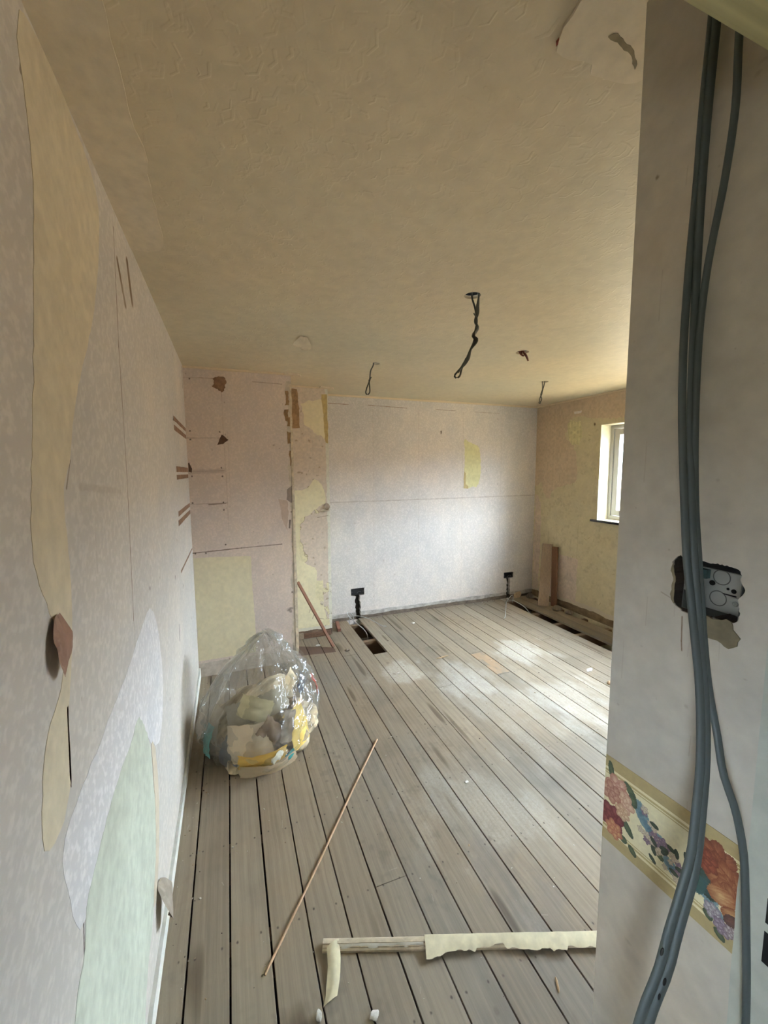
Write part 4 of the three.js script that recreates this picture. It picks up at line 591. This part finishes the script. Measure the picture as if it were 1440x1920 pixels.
{
  const [g] = batten('leaning_plank', 'short brown plank leaning upright in the far right corner', [3.672, 0.0, -3.69], [3.80, 0.715, -3.79], 0.12, 0.024, woodGrey);
  const b = tileM([112, 80, 58], 617, 0.2); const p2 = group('leaning_board', 'darker reddish board standing behind the leaning plank', 'timber', [3.775, 0, -3.63]); const q = meshIn('timber_length', new RoundedBoxGeometry(0.016, 0.7, 0.09, 2, 0.003).translate(0, 0.35, 0), b, p2); q.rotation.z = -0.06; q.rotation.x = -0.08;
}
{ // a length of torn-off moulding with paper still stuck to it
  const at = [0.515, 0, -1.232], ang = -Math.atan2(0.326, 0.895), L = 1.16, g = group('moulding_strip', 'long torn-off white moulding with ragged cream paper lying on the floor', 'moulding', at); g.rotation.y = ang;
  const s = new THREE.Shape([[0, 0], [0.034, 0], [0.034, 0.008], [0.028, 0.010], [0.027, 0.013], [0.02, 0.0135], [0.019, 0.018], [0.012, 0.0185], [0.011, 0.016], [0.004, 0.016], [0, 0.013]].map((q) => new THREE.Vector2(...q)));
  const geo = new THREE.ExtrudeGeometry(s, { depth: L, bevelEnabled: false }); geo.rotateY(Math.PI / 2); geo.scale(1, 1, -1); const pp = geo.attributes.position; // length along x, section in z
  geo.index || (() => { for (let i = 0; i < pp.count; i += 3) { for (let k = 0; k < 3; k++) { const a = pp.array[(i + 1) * 3 + k]; pp.array[(i + 1) * 3 + k] = pp.array[(i + 2) * 3 + k]; pp.array[(i + 2) * 3 + k] = a; } } geo.computeVertexNormals(); })();
  setUV(geo, (x, y, z) => [x, z + y]); meshIn('moulding', geo, tileM([198, 184, 158], 621, 0.16), g);
  const ragged = (x0, x1, z0, fn, y, n, mat, name, seed) => { const p = [], ix = []; for (let i = 0; i <= n; i++) { const x = x0 + (x1 - x0) * i / n, w = fn(i / n); for (let j = 0; j <= 4; j++) { const t = j / 4; p.push(x, y + 0.0015 - 0.006 * t * t * (w > 0.03 ? 1.6 : 1) + 0.002 * noise(x * 30, t * 3, seed), z0 + w * t); } } for (let i = 0; i < n; i++) for (let j = 0; j < 4; j++) { const a = i * 5 + j; ix.push(a, a + 1, a + 5, a + 1, a + 6, a + 5); } const q = new THREE.BufferGeometry(); q.setAttribute('position', new THREE.Float32BufferAttribute(p, 3)); q.setIndex(ix); q.computeVertexNormals(); setUV(q, (x, y2, z) => [x, z]); meshIn(name, q, mat, g); };
  const cream = tileM([218, 208, 176], 623, 0.08); cream.side = THREE.DoubleSide;
  ragged(0.345, L, 0.001, (u) => 0.04 + 0.014 * (noise(u * 9, 1, 5) - 0.5) + 0.008 * (noise(u * 50, 1, 6) - 0.5) + (u < 0.14 ? 0.024 * (1 - u / 0.14) : 0) + (Math.abs(u - 0.55) < 0.03 ? 0.012 : 0) - (u > 0.2 && u < 0.33 ? 0.012 : 0), 0.0195, 90, cream, 'torn_paper', 7);
  ragged(0.04, 0.34, 0.016, (u) => 0.012 + 0.006 * (noise(u * 20, 1, 8) - 0.5), 0.0145, 30, tileM([228, 224, 212], 625, 0.06), 'white_paint_edge', 9);
}
{
  const at = [0.5, 0, -1.13], g = group('paper_strip', 'short cream strip of torn paper at the left end of the moulding', 'paper scrap', at);
  const p = new THREE.PlaneGeometry(1, 1, 8, 16), q = p.attributes.position; for (let i = 0; i < q.count; i++) { const u = q.getX(i), v = q.getY(i) + 0.5, w = 0.046 + 0.004 * (noise(v * 6, u > 0 ? 3 : 9, 3) - 0.5); const cx = 0.036 * v + 0.008 * Math.sin(v * 3), cz = 0.065 - 0.14 * v; q.setXYZ(i, cx + u * w + 0.004 * v, 0.003 + 0.012 * v * v + 0.005 * Math.cos(u * 3) + 0.003 * noise(u * 4, v * 7, 4), cz - u * 0.012); }
  p.computeVertexNormals(); const m = tileM([216, 206, 172], 627, 0.08); m.side = THREE.DoubleSide; meshIn('paper', setUV(p, (x, y, z) => [x, z]), m, g);
}
{
  const g = group('wood_offcut', 'small reddish wood offcut on the floor beside the stepped wall', 'timber', [1.26, 0.001, -3.93]); const m = meshIn('timber_length', new RoundedBoxGeometry(0.035, 0.03, 0.22, 2, 0.004).translate(0, 0.016, 0), tileM([138, 96, 80], 629, 0.2), g); g.rotation.y = -0.15;
}

// ---------------------------------------------------------------- chips and rubble on the floor
function lump(seed, sx, sy, sz, geo = new THREE.IcosahedronGeometry(1, 2)) { const p = geo.attributes.position; for (let i = 0; i < p.count; i++) { const x = p.getX(i), y = p.getY(i), z = p.getZ(i), k = 0.7 + 0.6 * noise(x * 1.6 + 3 + z, y * 1.6 + z * 1.3, seed); p.setXYZ(i, x * k * sx, Math.max(-0.55, y * k) * sy, z * k * sz); } geo.computeVertexNormals(); geo.translate(0, 0.55 * sy, 0); return geo; }
const chipWhite = flat(0xdcd8cf, 0.9), chipTan = flat(0xb89c78, 0.9), rub = tileM([110, 98, 84], 631, 0.25), chip = (name, label, x, z, s, m, seed, turn = 0) => { const o = meshIn(name, setUV(lump(seed, ...s), (a, b, c) => [a + c, b]), m, scene); o.position.set(x, 0.0006, z); o.rotation.y = turn; tag(o, label, 'debris'); return o; };
chip('plaster_chip', 'white plaster flake on the boards at the right, near the near wall', 2.909, -2.329, [0.045, 0.006, 0.018], chipWhite, 1, 0.4);
chip('plaster_chip', 'tan curled flake on the boards at the far right edge of the floor', 2.89, -2.117, [0.028, 0.012, 0.02], chipTan, 2);
chip('plaster_chip', 'small white chip on the boards near the back wall', 2.024, -3.756, [0.018, 0.009, 0.014], chipWhite, 3);
chip('plaster_chip', 'white crumpled chip in the gap at the bottom of the photo, left one', 0.461, -1.046, [0.009, 0.008, 0.013], chipWhite, 4);
chip('plaster_chip', 'white crumpled chip at the bottom of the photo, below the moulding', 0.613, -0.99, [0.015, 0.006, 0.012], chipWhite, 5);
chip('wood_sliver', 'pale sliver lying below the right end of the moulding', 1.172, -0.853, [0.0035, 0.003, 0.02], chipTan, 6, -0.5);
chip('plaster_chip', 'tiny white chip on the boards in the middle of the floor', 1.359, -1.671, [0.01, 0.004, 0.007], chipWhite, 7);
chip('plaster_chip', 'tiny white chip on the boards beyond the bag', 1.473, -2.838, [0.012, 0.005, 0.009], chipWhite, 8);
chip('wood_sliver', 'thin tan sliver among the white dust on the right of the floor', 1.93, -2.96, [0.06, 0.004, 0.006], chipTan, 9, 0.1);
chip('plaster_rubble', 'dark lump of rubble at the foot of the leaning plank', 3.715, -3.52, [0.06, 0.03, 0.045], rub, 10);
chip('plaster_rubble', 'smaller lump of rubble beside the plank, against the right wall', 3.76, -3.38, [0.04, 0.022, 0.04], rub, 11);
chip('plaster_rubble', 'dark lump of rubble in the far right corner', 3.745, -4.0, [0.05, 0.04, 0.04], rub, 12);
{ const o = meshIn('plaster_flake', setUV(lump(13, 0.05, 0.05, 0.012), (x, y) => [x, y]), tileM([200, 172, 140], 633, 0.1), scene); o.position.set(3.6, 0, -4.06); tag(o, 'upright tan flake of paper standing at the back wall by the right socket', 'debris'); }
chip('plaster_chip', 'white flake on the boards in the recess beside the batten', 0.98, -3.58, [0.022, 0.008, 0.012], chipWhite, 14);
chip('plaster_rubble', 'small dark crumb on the boards right of the batten foot', 1.2, -3.38, [0.02, 0.012, 0.012], rub, 15);
{ // dust, crumbs and splinters that nobody could count
  const R = rng(55), n = 420, im = new THREE.InstancedMesh(new THREE.IcosahedronGeometry(1, 0), flat(0xffffff, 0.95), n), m = new THREE.Matrix4(), c = new THREE.Color();
  for (let i = 0; i < n; i++) { const wall = R() < 0.4, x = wall ? (R() < 0.5 ? 0.02 + 0.1 * R() : 1.2 + R() * 2.2) : 0.05 + R() * 3.2, z = wall ? (x < 0.2 ? -3.3 + R() * 2.6 : ZB + 0.02 + 0.12 * R() ** 2) : -3.9 + R() * 3.1, s = 0.0012 + 0.0035 * R() ** 3; if ((x > 1.38 && x < 1.56 && z < -3.2) || (x < XA + 0.02 && z < ZA) || (x < XM + 0.02 && z < ZM)) { m.makeScale(0.0001, 0.0001, 0.0001); m.setPosition(1, -0.01, -2); } else { m.makeRotationY(R() * 6); m.scale(V(s * (0.6 + 2 * R() ** 3), s * 0.6, s)); m.setPosition(x, 0.0012 + s * 0.4, z); } im.setMatrixAt(i, m); const d = R(); im.setColorAt(i, d < 0.5 ? c.setHex(0xcfc8ba) : d < 0.8 ? c.setHex(0x4a3d33) : c.setHex(0x9b8468)); }
  im.name = 'floor_crumbs'; im.userData.kind = 'stuff'; tag(im, 'loose crumbs and splinters scattered over the floorboards', 'debris'); shade(im); scene.add(im);
}

// ---------------------------------------------------------------- clear bag of rubbish
{
  const at = [0.42, 0.002, -2.42];
  const SEC = [[0, 0.39, -2.37, 0.2, 0.22], [0.03, 0.39, -2.375, 0.27, 0.275], [0.1, 0.4, -2.38, 0.315, 0.31], [0.2, 0.41, -2.4, 0.325, 0.31], [0.3, 0.42, -2.43, 0.31, 0.29], [0.4, 0.425, -2.45, 0.25, 0.25], [0.48, 0.43, -2.46, 0.19, 0.2], [0.55, 0.43, -2.47, 0.125, 0.15], [0.6, 0.43, -2.47, 0.075, 0.1], [0.63, 0.43, -2.47, 0.03, 0.04]];
  const sec = (y) => { let i = 0; while (i < SEC.length - 2 && SEC[i + 1][0] < y) i++; const a = SEC[i], b = SEC[i + 1], t = clamp((y - a[0]) / (b[0] - a[0]), 0, 1); return a.map((v, k) => v + (b[k] - v) * t); };
  const tri3 = (a, b, c, s) => Math.abs(noise(a, b + c * 0.7, s) + noise(b * 1.1 + 9, c + a * 0.3, s + 1) - 1);
  const skin = (th, y, k = 1, wr = 1) => {
    const [, cx, cz, rx, rz] = sec(y), c = Math.cos(th), s = Math.sin(th);
    const pl = Math.sin(th * 9 + 2.4 * noise(th * 2, y * 5, 7) * 3) * 0.012 * sstep(0.25, 0.5, y) * (1 - 0.4 * sstep(0.55, 0.63, y)) + Math.sin(th * 17 + 5 * noise(c * 2, y * 4, 8)) * 0.005 * sstep(0.1, 0.4, y);
    const x = c * 3, z = s * 3, cr = -0.022 * (1 - tri3(x * 1.3 + 5, y * 9, z * 1.3 + 2, 21) * 2.2) * (y > 0.02 ? 1 : y / 0.02) - 0.019 * (1 - 2 * tri3(x * 3.2, y * 22, z * 3.2, 25)) - 0.006 * (1 - 2 * tri3(x * 8, y * 50, z * 8, 27));
    const lump = 0.03 * (noise(c * 1.7 + 4, s * 1.7 + y * 6, 31) - 0.5), e = 1 + 0.08 * Math.cos(4 * th + 0.6);
    const r = k * e, add = wr * (pl + cr + lump + 0.012);
    return [cx + c * (rx * r + add), y + wr * 0.012 * (noise(c * 3 + 2, s * 3 + 7, 41) - 0.5) * sstep(0.1, 0.3, y) + wr * 0.05 * (noise(c * 1.2 + 2, s * 1.2 + 3, 44) - 0.4) * sstep(0.45, 0.63, y), cz + s * (rz * r + add)];
  };
  const NT = 220, NY = 130, pos = [], ix = [];
  for (let j = 0; j <= NY; j++) for (let i = 0; i < NT; i++) { const t = j / NY, y = t < 0.06 ? 0.001 : 0.63 * (t - 0.06) / 0.94, k = t < 0.06 ? 0.15 + 0.85 * t / 0.06 : 1; const p = skin(i / NT * Math.PI * 2, y, k); pos.push(p[0] - at[0], Math.max(0.001, p[1]) - at[1], p[2] - at[2]); }
  for (let j = 0; j < NY; j++) for (let i = 0; i < NT; i++) { const a = j * NT + i, b = j * NT + (i + 1) % NT; ix.push(a, a + NT, b, b, a + NT, b + NT); }
  const film = new THREE.BufferGeometry(); film.setAttribute('position', new THREE.Float32BufferAttribute(pos, 3)); film.setIndex(ix); film.computeVertexNormals(); setUV(film, (x, y, z) => [x + z, y]);
  const clear = new THREE.MeshPhysicalMaterial({ color: 0xf2f2f0, roughness: 0.07, transmission: 0.9, thickness: 0, ior: 1.5, side: THREE.DoubleSide });
  const bag = group('rubbish_bag', 'clear plastic rubbish sack stuffed with scraps, slumped by the left wall', 'bag', at);
  meshIn('plastic_film', film, clear, bag);
  { // the loose neck: a slack fold falling to the left and a crest of gathered plastic
    const fold = (pts, w, seed, name) => { const g = new THREE.PlaneGeometry(1, 1, 14, 40), p = g.attributes.position, c = new THREE.CatmullRomCurve3(pts.map((q) => V(...q))); for (let i = 0; i < p.count; i++) { const u = p.getX(i), v = 0.5 - p.getY(i), q = c.getPoint(v), ww = w * (0.45 + 0.75 * Math.sin(Math.PI * Math.min(1, v + 0.15))); p.setXYZ(i, q.x + u * ww * 0.75 + 0.012 * Math.sin(u * 11 + v * 3), q.y + u * ww * 0.45 + 0.008 * noise(u * 5, v * 8, seed), q.z + 0.02 * Math.cos(u * 9 + v * 4) + 0.02 * tri3(u * 4, v * 7, 1, seed)); } g.translate(-at[0], -at[1], -at[2]); g.computeVertexNormals(); meshIn(name, g, clear, bag); };
    fold([[0.40, 0.62, -2.44], [0.28, 0.55, -2.36], [0.18, 0.42, -2.27], [0.12, 0.29, -2.21], [0.11, 0.24, -2.2]], 0.22, 51, 'slack_fold');
    fold([[0.44, 0.56, -2.43], [0.43, 0.6, -2.42], [0.43, 0.63, -2.44], [0.43, 0.65, -2.47]], 0.14, 53, 'gathered_neck');
    fold([[0.50, 0.57, -2.40], [0.55, 0.52, -2.33], [0.61, 0.45, -2.28], [0.66, 0.38, -2.26]], 0.16, 55, 'slack_fold');
  }
  // what is in it: each scrap its own crumpled sheet just under the film
  const scrap = (name, cat, label, deg, y, w, h, col, seed, k = 0.9, roll = 0, bend = 0.5) => {
    const th = deg * Math.PI / 180, p = skin(th, y, k, 0.3), n = V(Math.cos(th), 0.25 - (y < 0.1 ? 0.6 : 0), Math.sin(th)).normalize(), up = V(0, 1, 0).addScaledVector(n, -n.y).normalize(), x = up.clone().cross(n);
    const s = new THREE.Shape(jagged([[-w / 2, -h / 2], [w / 2, -h / 2], [w / 2 * 0.9, h / 2], [-w / 2 * 0.8, h / 2 * 0.9]], 0.006, 0.015, seed)), NX = 10, g0 = new THREE.PlaneGeometry(w, h, NX, NX), q = g0.attributes.position, R = rng(seed);
    for (let i = 0; i < q.count; i++) { const a = q.getX(i), b = q.getY(i), edge = Math.max(Math.abs(a) / w, Math.abs(b) / h) * 2; const jit = edge > 0.95 ? 0.012 * (R() - 0.5) : 0; q.setXYZ(i, a + jit, b + jit * 0.7, -bend * (a * a + b * b * 0.6) / Math.max(w, h) + 0.016 * (tri3(a * 22 + seed, b * 22, 1, seed) - 0.4) + 0.006 * noise(a * 60, b * 60, seed)); }
    g0.computeVertexNormals();
    const o = meshIn(name, g0, new THREE.MeshStandardMaterial({ color: new THREE.Color(`rgb(${col.map((v) => Math.min(245, Math.round(v * 1.1))).join(',')})`), roughness: 0.8, side: THREE.DoubleSide }), scene); o.position.set(...p); o.quaternion.setFromRotationMatrix(new THREE.Matrix4().makeBasis(x, up, n)); o.rotateZ(roll); tag(o, label, cat, { group: 'scraps inside the clear bag' });
  };
  const P = 'paper_scrap', C = 'paper scrap';
  scrap(P, C, 'large beige sheet in the front of the clear bag, above the yellow band', 108, 0.17, 0.24, 0.19, [206, 192, 166], 701, 0.93, 0.1);
  scrap(P, C, 'yellow band of card low in the front of the bag', 92, 0.085, 0.25, 0.11, [216, 182, 96], 702, 0.95, 0.05);
  scrap(P, C, 'buff paper at the bottom front of the bag', 84, 0.03, 0.3, 0.09, [188, 172, 144], 703, 0.97, 0);
  scrap(P, C, 'tall yellow sheet at the right of the bag', 48, 0.17, 0.15, 0.22, [218, 190, 104], 704, 0.95, 0.1);
  scrap('plastic_scrap', 'plastic scrap', 'small teal scrap low at the front right of the bag', 62, 0.05, 0.06, 0.07, [62, 142, 142], 705, 0.99, 0.2);
  scrap('plastic_scrap', 'plastic scrap', 'pale teal scrap at the left edge of the bag', 160, 0.15, 0.09, 0.16, [112, 164, 156], 706, 0.96, 0.1);
  scrap('plastic_scrap', 'plastic scrap', 'dark grey piece low at the left of the bag', 134, 0.1, 0.13, 0.14, [84, 88, 94], 707, 0.93, -0.3);
  scrap('plastic_scrap', 'plastic scrap', 'dark slate piece high at the right of the bag', 28, 0.36, 0.12, 0.08, [66, 70, 80], 708, 0.95, 0.5);
  scrap('plastic_scrap', 'plastic scrap', 'rust red strip at the right edge of the bag', 8, 0.3, 0.05, 0.15, [138, 52, 34], 709, 1.0, 0.25);
  scrap(P, C, 'pale yellow-grey sheet in the upper middle of the bag', 104, 0.32, 0.18, 0.12, [196, 188, 152], 710, 0.9, -0.3);
  scrap(P, C, 'cream scrap near the top right of the bag', 52, 0.4, 0.12, 0.09, [210, 192, 158], 711, 0.93, 0.4);
  scrap(P, C, 'small white curl at the front of the bag', 80, 0.11, 0.07, 0.03, [228, 222, 206], 712, 0.98, 0.6);
  scrap(P, C, 'brown torn piece in the middle of the bag', 86, 0.22, 0.11, 0.12, [124, 104, 82], 713, 0.88, 0.8);
  scrap(P, C, 'grey-brown torn piece beside the tall yellow sheet', 68, 0.22, 0.07, 0.16, [132, 120, 104], 714, 0.92, -0.3);
  scrap(P, C, 'grey paper in the upper left of the bag', 130, 0.28, 0.14, 0.12, [164, 156, 138], 715, 0.88, 0.4);
  scrap(P, C, 'greyish sheet standing in the upper middle of the bag', 80, 0.34, 0.15, 0.13, [168, 160, 140], 716, 0.82, 0.2);
  scrap(P, C, 'dark scrap low at the front right of the bag', 74, 0.06, 0.06, 0.09, [76, 66, 58], 717, 0.93, 0.5);
  scrap(P, C, 'charcoal scrap at the bottom right of the bag', 44, 0.035, 0.18, 0.05, [64, 60, 58], 718, 0.98, 0.1);
  scrap(P, C, 'tan scrap behind the yellow sheet on the right', 30, 0.2, 0.14, 0.16, [188, 168, 140], 719, 0.86, 0);
  scrap(P, C, 'beige scrap at the left back of the bag', 175, 0.2, 0.2, 0.2, [180, 168, 146], 720, 0.82, 0.1);
  // crumpled filling behind the pieces that show
  const fill = lump(88, 0.3, 0.2, 0.27, new THREE.IcosahedronGeometry(1, 12)); { const p = fill.attributes.position; for (let i = 0; i < p.count; i++) { const x = p.getX(i), y = p.getY(i), z = p.getZ(i), k = 0.82 + 0.3 * tri3(x * 16, y * 16, z * 16, 5); p.setXYZ(i, x * k, y, z * k); } fill.computeVertexNormals(); }
  const f = meshIn('crumpled_wallpaper', setUV(fill, (x, y, z) => [x + z, y]), tileM([184, 170, 142], 731, 0.5, 0.9, 0.35), scene); f.position.set(0.41, 0.006, -2.41); tag(f, 'grey-brown crumpled wallpaper packed in the middle of the clear bag', 'paper scrap', { kind: 'stuff' });
}

renderer.render(scene, camera);
